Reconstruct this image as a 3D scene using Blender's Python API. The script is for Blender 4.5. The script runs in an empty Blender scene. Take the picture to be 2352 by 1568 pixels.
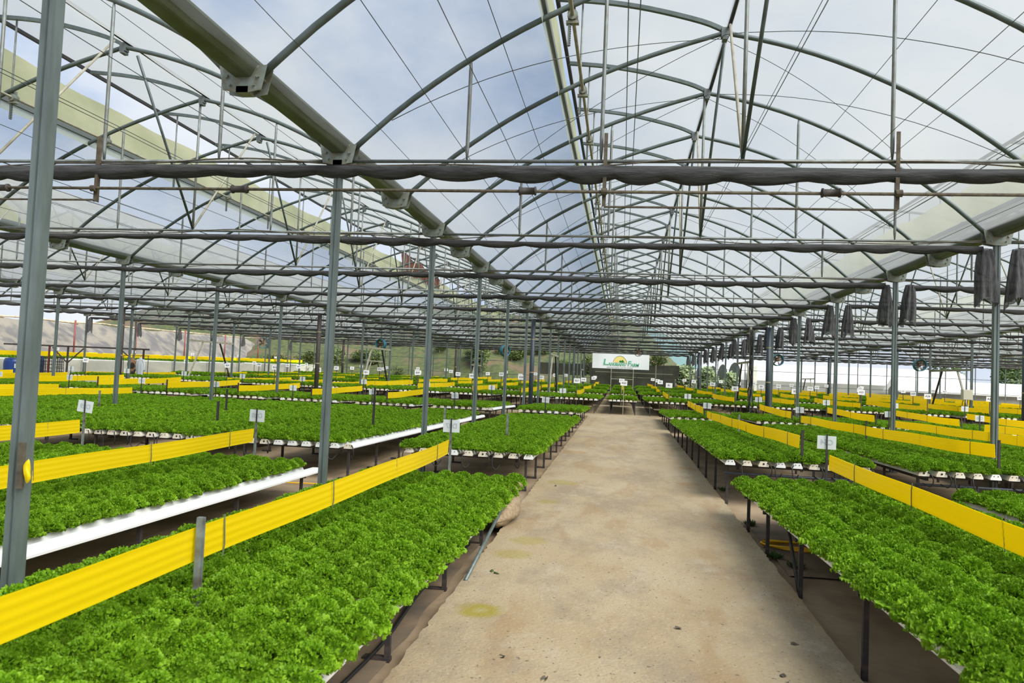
import bpy, math, random
from mathutils import Vector, Matrix
random.seed(7)
SC = bpy.context.scene
COL = SC.collection
PI = math.pi
IMG_W, IMG_H = 2352, 1568

# ------------------------------------------------------------------ camera, sky, sun, exposure
CAM_Z = 1.65
F_PX, YAW, PITCH, ROLL = 1724.17, 0.1472, 0.0448, 0.0427
_cy, _sy, _cp, _sp = math.cos(YAW), math.sin(YAW), math.cos(PITCH), math.sin(PITCH)
FW = Vector((-_sy * _cp, _cy * _cp, _sp))
_r = Vector((_cy, _sy, 0)); _u = _r.cross(FW)
RT = _r * math.cos(ROLL) + _u * math.sin(ROLL)
UP = -_r * math.sin(ROLL) + _u * math.cos(ROLL)
cam_data = bpy.data.cameras.new('camera')
cam_data.sensor_width = 36.0
cam_data.lens = F_PX / IMG_W * 36.0
cam_data.clip_start, cam_data.clip_end = 0.05, 900
cam_data.dof.use_dof = True
cam_data.dof.focus_distance = 13.0
cam_data.dof.aperture_fstop = 4.5
cam = bpy.data.objects.new('camera', cam_data)
COL.objects.link(cam)
m = Matrix.Identity(4)
for i in range(3):
    m[i][0], m[i][1], m[i][2] = RT[i], UP[i], -FW[i]
m[2][3] = CAM_Z
cam.matrix_world = m
SC.camera = cam

SC.view_settings.view_transform = 'Standard'
SC.view_settings.look = 'None'
SC.view_settings.gamma = 1.0
SC.view_settings.exposure = 0.60
SC.view_settings.use_curve_mapping = False

SKY_STRENGTH = 0.66
SUN_STRENGTH = 8.0
world = bpy.data.worlds.new('cloudy_sky')
SC.world = world
world.use_nodes = True
wn, wl = world.node_tree.nodes, world.node_tree.links
bg = wn['Background']
tc = wn.new('ShaderNodeTexCoord')
mp = wn.new('ShaderNodeMapping'); mp.inputs['Scale'].default_value = (1.0, 1.0, 1.7); mp.inputs['Location'].default_value = (0.35, 0.1, 0.2)
nz = wn.new('ShaderNodeTexNoise'); nz.inputs['Scale'].default_value = 2.6; nz.inputs['Detail'].default_value = 6; nz.inputs['Roughness'].default_value = 0.55
cr = wn.new('ShaderNodeValToRGB')
e = cr.color_ramp.elements
e[0].position, e[0].color = 0.36, (0.40, 0.54, 0.80, 1)
e[1].position, e[1].color = 0.66, (0.98, 1.0, 1.0, 1)
x = e.new(0.50); x.color = (0.72, 0.80, 0.93, 1)
wl.new(tc.outputs['Generated'], mp.inputs['Vector']); wl.new(mp.outputs['Vector'], nz.inputs['Vector'])
wl.new(nz.outputs['Fac'], cr.inputs['Fac']); wl.new(cr.outputs['Color'], bg.inputs['Color'])
bg.inputs['Strength'].default_value = SKY_STRENGTH

sun_data = bpy.data.lights.new('sun_behind_cloud', 'SUN')
sun_data.energy = SUN_STRENGTH
sun_data.angle = math.radians(50)
sun_data.color = (1.0, 0.97, 0.92)
sun = bpy.data.objects.new('sun_behind_cloud', sun_data)
sun.rotation_euler = (math.radians(26), math.radians(40), 0)
sun.location = (10, -10, 40)
COL.objects.link(sun)
SC.cycles.max_bounces = 8
SC.cycles.diffuse_bounces = 3
SC.cycles.transparent_max_bounces = 16
SC.cycles.caustics_reflective = False
SC.cycles.caustics_refractive = False


def px(P):
    """Where a world point lands in the 2352x1568 frame (used only to leave out what can never be seen)."""
    d = Vector(P) - Vector((0, 0, CAM_Z)); z = d.dot(FW)
    if z < 0.05:
        return None
    return (IMG_W / 2 + F_PX * d.dot(RT) / z, IMG_H / 2 - F_PX * d.dot(UP) / z)


def seen(pts, mx=260, my=260):
    for P in pts:
        q = px(P)
        if q and -mx < q[0] < IMG_W + mx and -my < q[1] < IMG_H + my:
            return True
    return False


# ------------------------------------------------------------------ materials
MAT = {}


def mat(name, col, rough=0.6, metal=0.0, var=0.0, vscale=6.0, transl=0.0, transp=0.0, col2=None, bump=0.0, bscale=30.0,
        stretch=(1, 1, 1), rnd=0.0, spec=0.5, detail=5.0, lo=0.35, hi=0.65, coord='Object'):
    """Principled material, noise-mixed between col and col2, optionally part translucent and part clear."""
    M = bpy.data.materials.new(name); M.use_nodes = True
    n, l = M.node_tree.nodes, M.node_tree.links
    p = n['Principled BSDF']; out = n['Material Output']
    p.inputs['Roughness'].default_value = rough; p.inputs['Metallic'].default_value = metal
    p.inputs['Specular IOR Level'].default_value = spec
    colsock = None
    p.inputs['Base Color'].default_value = (*col, 1)
    if var or col2 or bump:
        t = n.new('ShaderNodeTexCoord'); mpn = n.new('ShaderNodeMapping'); mpn.inputs['Scale'].default_value = stretch
        l.new(t.outputs[coord], mpn.inputs['Vector'])
    if var or col2:
        if col2 is None:
            col2 = tuple(c * (1 - var) for c in col)
        nn = n.new('ShaderNodeTexNoise'); nn.inputs['Scale'].default_value = vscale; nn.inputs['Detail'].default_value = detail
        l.new(mpn.outputs['Vector'], nn.inputs['Vector'])
        r = n.new('ShaderNodeValToRGB')
        r.color_ramp.elements[0].position, r.color_ramp.elements[0].color = lo, (*col2, 1)
        r.color_ramp.elements[1].position, r.color_ramp.elements[1].color = hi, (*col, 1)
        l.new(nn.outputs['Fac'], r.inputs['Fac']); colsock = r.outputs['Color']
    if rnd:
        oi = n.new('ShaderNodeObjectInfo'); hs = n.new('ShaderNodeHueSaturation')
        mr = n.new('ShaderNodeMapRange'); mr.inputs['To Min'].default_value = 1 - rnd; mr.inputs['To Max'].default_value = 1 + rnd
        l.new(oi.outputs['Random'], mr.inputs['Value']); l.new(mr.outputs['Result'], hs.inputs['Value'])
        if colsock:
            l.new(colsock, hs.inputs['Color'])
        else:
            hs.inputs['Color'].default_value = (*col, 1)
        colsock = hs.outputs['Color']
    if colsock:
        l.new(colsock, p.inputs['Base Color'])
    if bump:
        bn = n.new('ShaderNodeTexNoise'); bn.inputs['Scale'].default_value = bscale; bn.inputs['Detail'].default_value = 6
        l.new(mpn.outputs['Vector'], bn.inputs['Vector'])
        b = n.new('ShaderNodeBump'); b.inputs['Strength'].default_value = bump; b.inputs['Distance'].default_value = 0.02
        l.new(bn.outputs['Fac'], b.inputs['Height']); l.new(b.outputs['Normal'], p.inputs['Normal'])
    sh = p.outputs['BSDF']
    if transl:
        tr = n.new('ShaderNodeBsdfTranslucent'); tr.inputs['Color'].default_value = (*col, 1)
        if colsock:
            l.new(colsock, tr.inputs['Color'])
        mx = n.new('ShaderNodeMixShader'); mx.inputs[0].default_value = transl
        l.new(sh, mx.inputs[1]); l.new(tr.outputs[0], mx.inputs[2]); sh = mx.outputs[0]
    if transp:
        tp = n.new('ShaderNodeBsdfTransparent'); mx = n.new('ShaderNodeMixShader'); mx.inputs[0].default_value = transp
        l.new(sh, mx.inputs[1]); l.new(tp.outputs[0], mx.inputs[2]); sh = mx.outputs[0]
    l.new(sh, out.inputs['Surface'])
    MAT[name] = M
    return M


mat('galvanised_steel', (0.15, 0.19, 0.185), 0.45, 0.3, col2=(0.10, 0.125, 0.12), vscale=5, stretch=(3, 3, 0.5))
mat('tube_steel', (0.115, 0.145, 0.145), 0.5, 0.3, col2=(0.075, 0.098, 0.092), vscale=6)
mat('thin_steel', (0.20, 0.225, 0.225), 0.5, 0.3, col2=(0.14, 0.145, 0.125), vscale=9)
mat('dark_steel', (0.035, 0.034, 0.034), 0.55, 0.4)
mat('wire', (0.10, 0.11, 0.11), 0.5, 0.5)
mat('gutter_steel', (0.115, 0.145, 0.105), 0.5, 0.2, col2=(0.06, 0.072, 0.03), vscale=3, stretch=(2, 0.6, 2))
mat('bracket_steel', (0.25, 0.30, 0.285), 0.5, 0.3, col2=(0.19, 0.18, 0.12), vscale=14)
mat('rack_steel', (0.16, 0.18, 0.18), 0.5, 0.5)
mat('rust_angle', (0.11, 0.095, 0.062), 0.8, 0.1, col2=(0.06, 0.045, 0.03), vscale=20)
mat('leg_paint', (0.040, 0.034, 0.032), 0.7, 0.1, col2=(0.085, 0.06, 0.045), vscale=18, lo=0.3, hi=0.5)
mat('white_pvc', (0.80, 0.81, 0.79), 0.35)
mat('cream_cap', (0.78, 0.74, 0.63), 0.4, col2=(0.66, 0.58, 0.44), vscale=14)
mat('black_plastic', (0.012, 0.012, 0.013), 0.5)
mat('blue_pipe', (0.035, 0.05, 0.065), 0.5)
mat('feed_pipe', (0.03, 0.04, 0.05), 0.5)
mat('yellow_film', (1.0, 0.80, 0.008), 0.3, transl=0.5)
mat('tape_tie', (0.12, 0.13, 0.08), 0.7)
mat('card_white', (0.86, 0.89, 0.90), 0.4, transl=0.35, transp=0.2)
mat('card_front', (0.90, 0.90, 0.90), 0.4)
mat('ink', (0.05, 0.06, 0.10), 0.6)
mat('faint_ink', (0.42, 0.47, 0.50), 0.6)
mat('stake_grey', (0.24, 0.29, 0.27), 0.6, 0.2, col2=(0.09, 0.07, 0.05), vscale=7, stretch=(1, 1, 1.2))
mat('stake_dark', (0.045, 0.035, 0.03), 0.7, col2=(0.02, 0.02, 0.02), vscale=12)
mat('shade_cloth', (0.060, 0.061, 0.062), 0.85, col2=(0.016, 0.017, 0.017), vscale=26, stretch=(0.15, 1.4, 1.4), bump=0.5, bscale=80, lo=0.3, hi=0.7)
mat('bundle_cloth', (0.11, 0.11, 0.115), 0.85, col2=(0.035, 0.035, 0.037), vscale=22, stretch=(1.6, 1.6, 0.25), bump=0.4, bscale=90, transp=0.15)
mat('fan_blue', (0.02, 0.17, 0.24), 0.4, col2=(0.03, 0.10, 0.14), vscale=9)
mat('fan_blade', (0.16, 0.10, 0.06), 0.5)
mat('drum_blue', (0.006, 0.035, 0.17), 0.35)
mat('lettuce', (0.265, 0.465, 0.024), 0.5, transl=0.32, col2=(0.14, 0.295, 0.009), vscale=14, rnd=0.14, spec=0.22)
mat('old_leaf', (0.62, 0.55, 0.06), 0.5, transl=0.25, col2=(0.40, 0.46, 0.05), vscale=20)
mat('net_olive', (0.60, 0.60, 0.36), 0.8, col2=(0.45, 0.47, 0.24), vscale=1.6, transl=0.6, transp=0.10, stretch=(1, 0.5, 1), coord='Object')
mat('curb_film', (0.50, 0.56, 0.47), 0.6, transl=0.4, transp=0.2)
mat('terrace_film', (0.66, 0.67, 0.57), 0.5, transl=0.3, transp=0.05, col2=(0.52, 0.54, 0.48), vscale=0.8, stretch=(1, 1, 3))
mat('tarp_grey', (0.135, 0.125, 0.105), 0.9, col2=(0.075, 0.073, 0.072), vscale=1.1, bump=0.9, bscale=2.2, lo=.42, hi=.58)
mat('bamboo', (0.42, 0.36, 0.25), 0.8, col2=(0.20, 0.16, 0.10), vscale=5)
mat('red_paint', (0.12, 0.02, 0.015), 0.6)
mat('sacking', (0.40, 0.30, 0.19), 0.85, col2=(0.26, 0.19, 0.11), vscale=24, bump=0.6, bscale=40, transl=0.1)
mat('hose_yellow', (0.75, 0.42, 0.01), 0.4)
mat('jacket_brown', (0.25, 0.14, 0.07), 0.9, col2=(0.02, 0.018, 0.016), vscale=3.2, lo=0.45, hi=0.5)
mat('trouser_black', (0.012, 0.012, 0.014), 0.9)
mat('raincoat_white', (0.66, 0.70, 0.73), 0.5, transl=0.3)
mat('box_beige', (0.58, 0.55, 0.44), 0.5)
mat('pale_paint', (0.34, 0.325, 0.25), 0.6, col2=(0.24, 0.225, 0.17), vscale=8)
mat('shade_wall', (0.055, 0.058, 0.045), 0.9, transl=0.25, transp=0.05, col2=(0.035, 0.036, 0.028), vscale=0.8)
mat('sign_white', (0.82, 0.84, 0.86), 0.35)
mat('sign_green', (0.012, 0.16, 0.035), 0.5)
mat('sign_mint', (0.05, 0.40, 0.20), 0.5)
mat('sign_yellow', (0.85, 0.70, 0.22), 0.5)
mat('sign_orange', (0.80, 0.30, 0.04), 0.5)
mat('sign_navy', (0.07, 0.09, 0.14), 0.5)
mat('neighbour_film', (0.66, 0.68, 0.66), 0.4, transl=0.35, col2=(0.56, 0.58, 0.55), vscale=0.6)
mat('neighbour_wall', (0.27, 0.285, 0.26), 0.6, transl=0.25, col2=(0.20, 0.215, 0.19), vscale=0.7, stretch=(1, 1, 0.3))
mat('tree_leaf', (0.085, 0.15, 0.03), 0.6, transl=0.25, col2=(0.04, 0.08, 0.018), vscale=1.3)
mat('pale_leaf', (0.26, 0.33, 0.17), 0.7, transl=0.3, col2=(0.18, 0.25, 0.11), vscale=1.5)
mat('shrub_leaf', (0.085, 0.12, 0.028), 0.6, transl=0.25, col2=(0.055, 0.085, 0.018), vscale=1.5)
mat('bark', (0.22, 0.18, 0.13), 0.9, col2=(0.12, 0.09, 0.06), vscale=8)
mat('mountain_green', (0.10, 0.16, 0.17), 1.0, col2=(0.07, 0.12, 0.12), vscale=0.02)
mat('rust_sheet', (0.16, 0.05, 0.025), 0.9, col2=(0.05, 0.02, 0.012), vscale=6)
mat('weed_mat', (0.08, 0.07, 0.06), 0.8, col2=(0.24, 0.17, 0.105), vscale=2.2, bump=0.3, bscale=12, lo=0.4, hi=0.75)


def film_material(fname, o1, o2, glow):
    M = bpy.data.materials.new(fname); M.use_nodes = True
    n, l = M.node_tree.nodes, M.node_tree.links
    n.remove(n['Principled BSDF']); out = n['Material Output']
    t = n.new('ShaderNodeTexCoord')
    mpn = n.new('ShaderNodeMapping'); mpn.inputs['Scale'].default_value = (1.2, 0.5, 1.2)
    nn = n.new('ShaderNodeTexNoise'); nn.inputs['Scale'].default_value = 1.2; nn.inputs['Detail'].default_value = 9; nn.inputs['Roughness'].default_value = 0.6
    l.new(t.outputs['Object'], mpn.inputs['Vector']); l.new(mpn.outputs['Vector'], nn.inputs['Vector'])
    r = n.new('ShaderNodeMapRange'); r.inputs['From Min'].default_value = 0.3; r.inputs['From Max'].default_value = 0.75
    r.inputs['To Min'].default_value = o1; r.inputs['To Max'].default_value = o2
    l.new(nn.outputs['Fac'], r.inputs['Value'])
    # hazy plastic: a slanting ray crosses more of it, so it veils more at a glancing angle
    lw = n.new('ShaderNodeLayerWeight'); lw.inputs['Blend'].default_value = 0.5
    pw_ = n.new('ShaderNodeMath'); pw_.operation = 'POWER'; l.new(lw.outputs['Facing'], pw_.inputs[0]); pw_.inputs[1].default_value = 3.0
    ad = n.new('ShaderNodeMath'); ad.operation = 'MULTIPLY_ADD'; ad.use_clamp = True
    l.new(pw_.outputs[0], ad.inputs[0]); ad.inputs[1].default_value = 0.62; l.new(r.outputs['Result'], ad.inputs[2])
    tp = n.new('ShaderNodeBsdfTransparent'); tp.inputs['Color'].default_value = (0.93, 0.95, 0.96, 1)
    tl = n.new('ShaderNodeBsdfTranslucent'); tl.inputs['Color'].default_value = (glow * .94, glow, glow * 1.03, 1)
    df = n.new('ShaderNodeBsdfDiffuse'); df.inputs['Color'].default_value = (0.55, 0.57, 0.57, 1)
    m2 = n.new('ShaderNodeMixShader'); m2.inputs[0].default_value = 0.3
    l.new(tl.outputs[0], m2.inputs[1]); l.new(df.outputs[0], m2.inputs[2])
    mx = n.new('ShaderNodeMixShader'); l.new(ad.outputs[0], mx.inputs[0])
    l.new(tp.outputs[0], mx.inputs[1]); l.new(m2.outputs[0], mx.inputs[2]); l.new(mx.outputs[0], out.inputs['Surface'])
    MAT[fname] = M


film_material('roof_film', 0.18, 0.30, 0.40)
film_material('hazy_film', 0.42, 0.58, 0.25)


def path_material():
    """Tan concrete: grain, damp brown blotches, grey scuffs and the yellow-green algae rings at their own spots."""
    M = mat('path_concrete', (0.60, 0.49, 0.34), 0.85, bump=0.35, bscale=45)
    n, l = M.node_tree.nodes, M.node_tree.links
    p = n['Principled BSDF']
    t = n.new('ShaderNodeTexCoord')

    def noise(scale, det=6, rough=0.6, st=(1, 1, 1)):
        mpn = n.new('ShaderNodeMapping'); mpn.inputs['Scale'].default_value = st
        q = n.new('ShaderNodeTexNoise'); q.inputs['Scale'].default_value = scale; q.inputs['Detail'].default_value = det; q.inputs['Roughness'].default_value = rough
        l.new(t.outputs['Object'], mpn.inputs['Vector']); l.new(mpn.outputs['Vector'], q.inputs['Vector']); return q.outputs['Fac']

    def rampf(sock, a, b):
        q = n.new('ShaderNodeMapRange'); q.inputs['From Min'].default_value = a; q.inputs['From Max'].default_value = b
        l.new(sock, q.inputs['Value']); return q.outputs['Result']

    def mixc(fac, c1, c2, f=1.0):
        q = n.new('ShaderNodeMix'); q.data_type = 'RGBA'
        if f != 1.0:
            mm = n.new('ShaderNodeMath'); mm.operation = 'MULTIPLY'; l.new(fac, mm.inputs[0]); mm.inputs[1].default_value = f; fac = mm.outputs[0]
        l.new(fac, q.inputs[0])
        for k, c in ((6, c1), (7, c2)):
            if isinstance(c, tuple):
                q.inputs[k].default_value = (*c, 1)
            else:
                l.new(c, q.inputs[k])
        return q.outputs[2]
    c = mixc(rampf(noise(0.9, 5, 0.6, (1, 0.5, 1)), 0.42, 0.60), (0.345, 0.262, 0.148), (0.385, 0.308, 0.192))
    c = mixc(rampf(noise(1.1, 7, 0.72, (1, 0.6, 1)), 0.48, 0.60), c, (0.215, 0.168, 0.115), 0.6)
    c = mixc(rampf(noise(3.1, 6, 0.7, (1, 0.7, 1)), 0.55, 0.66), c, (0.40, 0.335, 0.24), 0.6)
    c = mixc(rampf(noise(1.5, 4, 0.6, (1.6, 0.5, 1)), 0.54, 0.64), c, (0.27, 0.165, 0.07), 0.5)
    c = mixc(rampf(noise(75, 2, 0.6), 0.56, 0.70), c, (0.20, 0.16, 0.11), 0.55)
    c = mixc(rampf(noise(34, 2, 0.5), 0.685, 0.72), c, (0.09, 0.065, 0.045), 0.9)
    c = mixc(rampf(noise(40, 2, 0.6), 0.62, 0.75), c, (0.50, 0.44, 0.34), 0.5)
    for (X, Y, rad, ring) in ((-0.89, 5.06, 0.17, 1), (-0.83, 7.19, 0.2, 0), (-0.9, 6.64, 0.2, 0), (-0.81, 10.97, 0.26, 0), (-0.85, 9.34, 0.17, 0),
                              (-0.88, 15.08, 0.3, 2), (1.18, 13.5, 0.2, 2), (1.05, 11.6, 0.2, 2)):
        v = n.new('ShaderNodeVectorMath'); v.operation = 'DISTANCE'
        l.new(t.outputs['Object'], v.inputs[0]); v.inputs[1].default_value = (X, Y, 0.0115 * Y)
        w = n.new('ShaderNodeMath'); w.operation = 'MULTIPLY_ADD'; l.new(noise(9, 3), w.inputs[0]); w.inputs[1].default_value = 0.12; l.new(v.outputs['Value'], w.inputs[2])
        f = rampf(w.outputs[0], rad + 0.07, rad - 0.02)
        c = mixc(f, c, (0.30, 0.16, 0.045) if ring == 2 else (0.26, 0.21, 0.012), 0.85 if ring == 1 else 0.45)
        if ring == 1:
            c = mixc(rampf(w.outputs[0], 0.13, 0.05), c, (0.33, 0.29, 0.14), 0.8)
    l.new(c, p.inputs['Base Color'])


def dirt_material():
    M = mat('dirt', (0.36, 0.265, 0.165), 0.95, col2=(0.22, 0.155, 0.095), vscale=1.4, bump=0.6, bscale=9)
    n, l = M.node_tree.nodes, M.node_tree.links


def hill_material():
    M = mat('hill_grass', (0.050, 0.062, 0.014), 0.95, col2=(0.020, 0.031, 0.007), vscale=2.2, bump=0.8, bscale=4)
    n, l = M.node_tree.nodes, M.node_tree.links
    p = n['Principled BSDF']; src = p.inputs['Base Color'].links[0].from_socket
    t = n.new('ShaderNodeTexCoord'); q = n.new('ShaderNodeTexNoise'); q.inputs['Scale'].default_value = 0.28; q.inputs['Detail'].default_value = 8
    l.new(t.outputs['Object'], q.inputs['Vector'])
    r = n.new('ShaderNodeMapRange'); r.inputs['From Min'].default_value = 0.53; r.inputs['From Max'].default_value = 0.63; l.new(q.outputs['Fac'], r.inputs['Value'])
    mx = n.new('ShaderNodeMix'); mx.data_type = 'RGBA'; l.new(r.outputs['Result'], mx.inputs[0]); l.new(src, mx.inputs[6]); mx.inputs[7].default_value = (0.075, 0.052, 0.028, 1)
    l.new(mx.outputs[2], p.inputs['Base Color'])


path_material(); dirt_material(); hill_material()


# ------------------------------------------------------------------ mesh helpers
class MB:
    def __init__(self):
        self.v, self.f = [], []

    def add(self, vs, fs):
        o = len(self.v)
        self.v.extend(tuple(p) for p in vs); self.f.extend(tuple(i + o for i in f) for f in fs)
        return self

    def box(self, c, s, R=None):
        vs = []
        for x in (-.5, .5):
            for y in (-.5, .5):
                for z in (-.5, .5):
                    p = Vector((x * s[0], y * s[1], z * s[2]))
                    if R:
                        p = R @ p
                    vs.append(p + Vector(c))
        return self.add(vs, [(0, 1, 3, 2), (4, 6, 7, 5), (0, 4, 5, 1), (2, 3, 7, 6), (0, 2, 6, 4), (1, 5, 7, 3)])

    def tube(self, pts, r, n=6, caps=True, flat=None):
        """Sweep a circle (or a rectangle flat=(w,h)) along pts."""
        P = [Vector(p) for p in pts]
        vs, fs, nrm = [], [], None
        N = 4 if flat else n
        for i, p in enumerate(P):
            t = (P[min(i + 1, len(P) - 1)] - P[max(i - 1, 0)]).normalized()
            if nrm is None:
                a = Vector((0, 0, 1)) if abs(t.z) < 0.9 else Vector((0, 1, 0))
                nrm = (a - t * a.dot(t)).normalized()
            else:
                nrm = (nrm - t * nrm.dot(t)).normalized()
            b = t.cross(nrm)
            rr = r[i] if isinstance(r, (list, tuple)) else r
            if flat:
                w, h = flat
                for (sx, sy) in ((-1, -1), (1, -1), (1, 1), (-1, 1)):
                    vs.append(p + b * (sx * w / 2) + nrm * (sy * h / 2))
            else:
                for k in range(N):
                    a = 2 * PI * k / N
                    vs.append(p + nrm * (rr * math.cos(a)) + b * (rr * math.sin(a)))
        for i in range(len(P) - 1):
            for k in range(N):
                k2 = (k + 1) % N
                fs.append((i * N + k, i * N + k2, (i + 1) * N + k2, (i + 1) * N + k))
        if caps:
            fs.append(tuple(range(N - 1, -1, -1))); fs.append(tuple((len(P) - 1) * N + k for k in range(N)))
        return self.add(vs, fs)

    def prism(self, prof, axis, a, b, closed=True, place=None):
        """Extrude a 2D profile: axis 'y' maps (u,v)->(x,z), 'x' -> (y,z), 'z' -> (x,y)."""
        mk = {'y': lambda u, v, t: (u, t, v), 'x': lambda u, v, t: (t, u, v), 'z': lambda u, v, t: (u, v, t)}[axis]
        n = len(prof)
        vs = [mk(u, v, a) for u, v in prof] + [mk(u, v, b) for u, v in prof]
        if place:
            vs = [place(p) for p in vs]
        fs = [(k, (k + 1) % n, n + (k + 1) % n, n + k) for k in range(n if closed else n - 1)]
        if closed:
            fs += [tuple(range(n - 1, -1, -1)), tuple(range(n, 2 * n))]
        return self.add(vs, fs)

    def grid(self, fn, nu, nv, closed_v=False):
        vs = [fn(i / nu, j / nv) for i in range(nu + 1) for j in range(nv + (0 if closed_v else 1))]
        w = nv + (0 if closed_v else 1)
        fs = []
        for i in range(nu):
            for j in range(nv):
                j2 = (j + 1) % w if closed_v else j + 1
                fs.append((i * w + j, i * w + j2, (i + 1) * w + j2, (i + 1) * w + j))
        return self.add(vs, fs)

    def mesh(self, name, m, smooth=False):
        me = bpy.data.meshes.new(name)
        me.from_pydata(self.v, [], self.f); me.update()
        me.materials.append(MAT[m])
        if smooth:
            me.polygons.foreach_set('use_smooth', [True] * len(me.polygons))
        return me


def link(name, me, parent=None, loc=(0, 0, 0), rot=(0, 0, 0)):
    o = bpy.data.objects.new(name, me); COL.objects.link(o)
    o.location = loc; o.rotation_euler = rot
    if parent:
        o.parent = parent
    return o


def tag(o, label=None, cat=None, group=None, kind=None):
    if label: o['label'] = label
    if cat: o['category'] = cat
    if group: o['group'] = group
    if kind: o['kind'] = kind
    return o


def thing(name, label, cat, loc=(0, 0, 0), rot=(0, 0, 0), group=None):
    o = link(name, None, None, loc, rot)
    o.empty_display_size = 0.1
    return tag(o, label, cat, group)


def smooth_path(pts, n=5):
    """Catmull-Rom through pts."""
    P = [Vector(p) for p in pts]; out = []
    for i in range(len(P) - 1):
        p0, p1, p2, p3 = P[max(i - 1, 0)], P[i], P[i + 1], P[min(i + 2, len(P) - 1)]
        for k in range(n):
            t = k / n
            out.append(0.5 * ((2 * p1) + (p2 - p0) * t + (2 * p0 - 5 * p1 + 4 * p2 - p3) * t * t + (3 * p1 - p0 - 3 * p2 + p3) * t ** 3))
    out.append(P[-1]); return out


def hash01(*a):
    return random.Random(str(a)).random()


ORD = ['first', 'second', 'third', 'fourth', 'fifth', 'sixth', 'seventh', 'eighth', 'ninth', 'tenth', 'eleventh', 'twelfth', 'thirteenth',
       'fourteenth', 'fifteenth', 'sixteenth', 'seventeenth', 'eighteenth', 'nineteenth', 'twentieth']
_T = {20: 'twenty', 30: 'thirty', 40: 'forty', 50: 'fifty'}


def ordw(i):
    """0 -> first"""
    if i < 20:
        return ORD[i]
    t, u = divmod(i + 1, 10)
    base = _T[t * 10]
    return (base[:-1] + 'ieth') if u == 0 else base + '-' + ORD[u - 1]


def gz(Y):
    return 0.0115 * Y


DIRT = -0.08
# structural grid
G = [-27.73, -19.49, -11.26, -3.03, 5.20, 13.43, 21.66, 29.9]      # gutter lines
BAYS = list(range(len(G) - 1))
Y0, DK = 7.47, 2.0
def KY(k): return Y0 + DK * k
K_MIN, K_MAX = -2, 26
PITCH = 8.235

# ------------------------------------------------------------------ ground and path
def slab(name, x0, x1, y0, y1, top, bottom, m, step=0.5, rough=0.0, seed=1):
    rnd = random.Random(seed)
    b = MB(); ny = max(1, int((y1 - y0) / step))
    L = []; Rr = []
    for i in range(ny + 1):
        L.append(x0 + rough * (rnd.random() - .5)); Rr.append(x1 + rough * (rnd.random() - .5))
    vs, fs = [], []
    for i in range(ny + 1):
        y = y0 + (y1 - y0) * i / ny
        vs += [(L[i], y, gz(y) + top), (Rr[i], y, gz(y) + top), (Rr[i] + rough * .3, y, gz(y) + bottom), (L[i] - rough * .3, y, gz(y) + bottom)]
    for i in range(ny):
        a = i * 4
        for k in range(4):
            k2 = (k + 1) % 4
            fs.append((a + k, a + 4 + k, a + 4 + k2, a + k2))
    fs += [(0, 1, 2, 3), tuple(ny * 4 + k for k in (3, 2, 1, 0))]
    return link(name, b.add(vs, fs).mesh(name, m))


b = MB()
def gfn(u, v):
    X = -60 + 115 * u; Y = -8 + 160 * v
    far = max(0.0, (X + 0) * 0)
    return (X, Y, gz(min(Y, 75)) + DIRT + (0.006 * math.sin(X * 2.1) * math.sin(Y * 1.7)))
tag(link('floor', b.grid(gfn, 115, 160).mesh('floor', 'dirt')), 'bare brown earth floor under the growing tables', 'floor', kind='structure')
tag(slab('floor_path', -1.16, 1.38, -4, 27.3, 0.0, -0.15, 'path_concrete', 0.07, 0.022, 3), 'tan concrete path running away between the tables', 'path', kind='structure')
tag(slab('floor_path_far', -1.3, 1.45, 28.7, 60, 0.0, -0.15, 'path_concrete', 0.5, 0.03, 4), 'narrow concrete aisle beyond the cross path', 'path', kind='structure')
tag(slab('floor_cross_path', -40, 24, 27.3, 28.7, 0.0, -0.15, 'path_concrete', 0.35, 0.0, 5), 'tan concrete cross path at the end of the main path', 'path', kind='structure')


def matsheet(x0, x1, y0, y1, label, seed):
    b = MB(); rnd = random.Random(seed)
    off = [rnd.random() * .03 for _ in range(60)]
    def fn(u, v):
        Y = y0 + (y1 - y0) * v
        return (x0 + (x1 - x0) * u + (off[int(v * 40)] if u > .5 else 0), Y, gz(Y) + DIRT + 0.014 + .005 * math.sin(9 * u + 7 * v) + 0.003 * math.sin(31 * v))
    b.grid(fn, 8, 40)
    return tag(link('weed_mat', b.mesh('weed_mat', 'weed_mat')), label, 'ground cover')
matsheet(-3.2, -1.30, 1.0, 9.6, 'black weed mat on the earth under the nearest left table', 1)
matsheet(1.5, 3.4, 6.9, 9.2, 'black weed mat on the earth under the far end of the nearest right table', 2)

# ------------------------------------------------------------------ roof: posts, gutters, trusses, film
HOOP_L = [(0.1, 3.905), (0.55, 4.308), (1.0, 4.65), (1.45, 4.945), (1.9, 5.198), (2.35, 5.414), (2.8, 5.601), (3.25, 5.764), (3.7, 5.907), (4.15, 6.035)]
HOOP_R = [(4.15, 6.035), (4.59, 5.937), (5.03, 5.813), (5.47, 5.656), (5.91, 5.463), (6.36, 5.235), (6.8, 4.969), (7.24, 4.663), (7.68, 4.316), (8.13, 3.905)]
VENT_ARM = [(4.15, 6.06), (3.86, 6.19), (3.21, 6.37), (2.63, 6.476), (2.04, 6.536)]
PL = smooth_path([(x, 0, z) for x, z in HOOP_L], 2)
PR = smooth_path([(x, 0, z) for x, z in HOOP_R], 2)
PV = smooth_path([(x, 0, z) for x, z in VENT_ARM], 4)
TIE_Z = 3.825

def zl(x):
    for P in (PL, PR):
        for a, c in zip(P[:-1], P[1:]):
            if a.x <= x <= c.x:
                return a.z + (c.z - a.z) * (x - a.x) / (c.x - a.x)
    return 3.9

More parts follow.
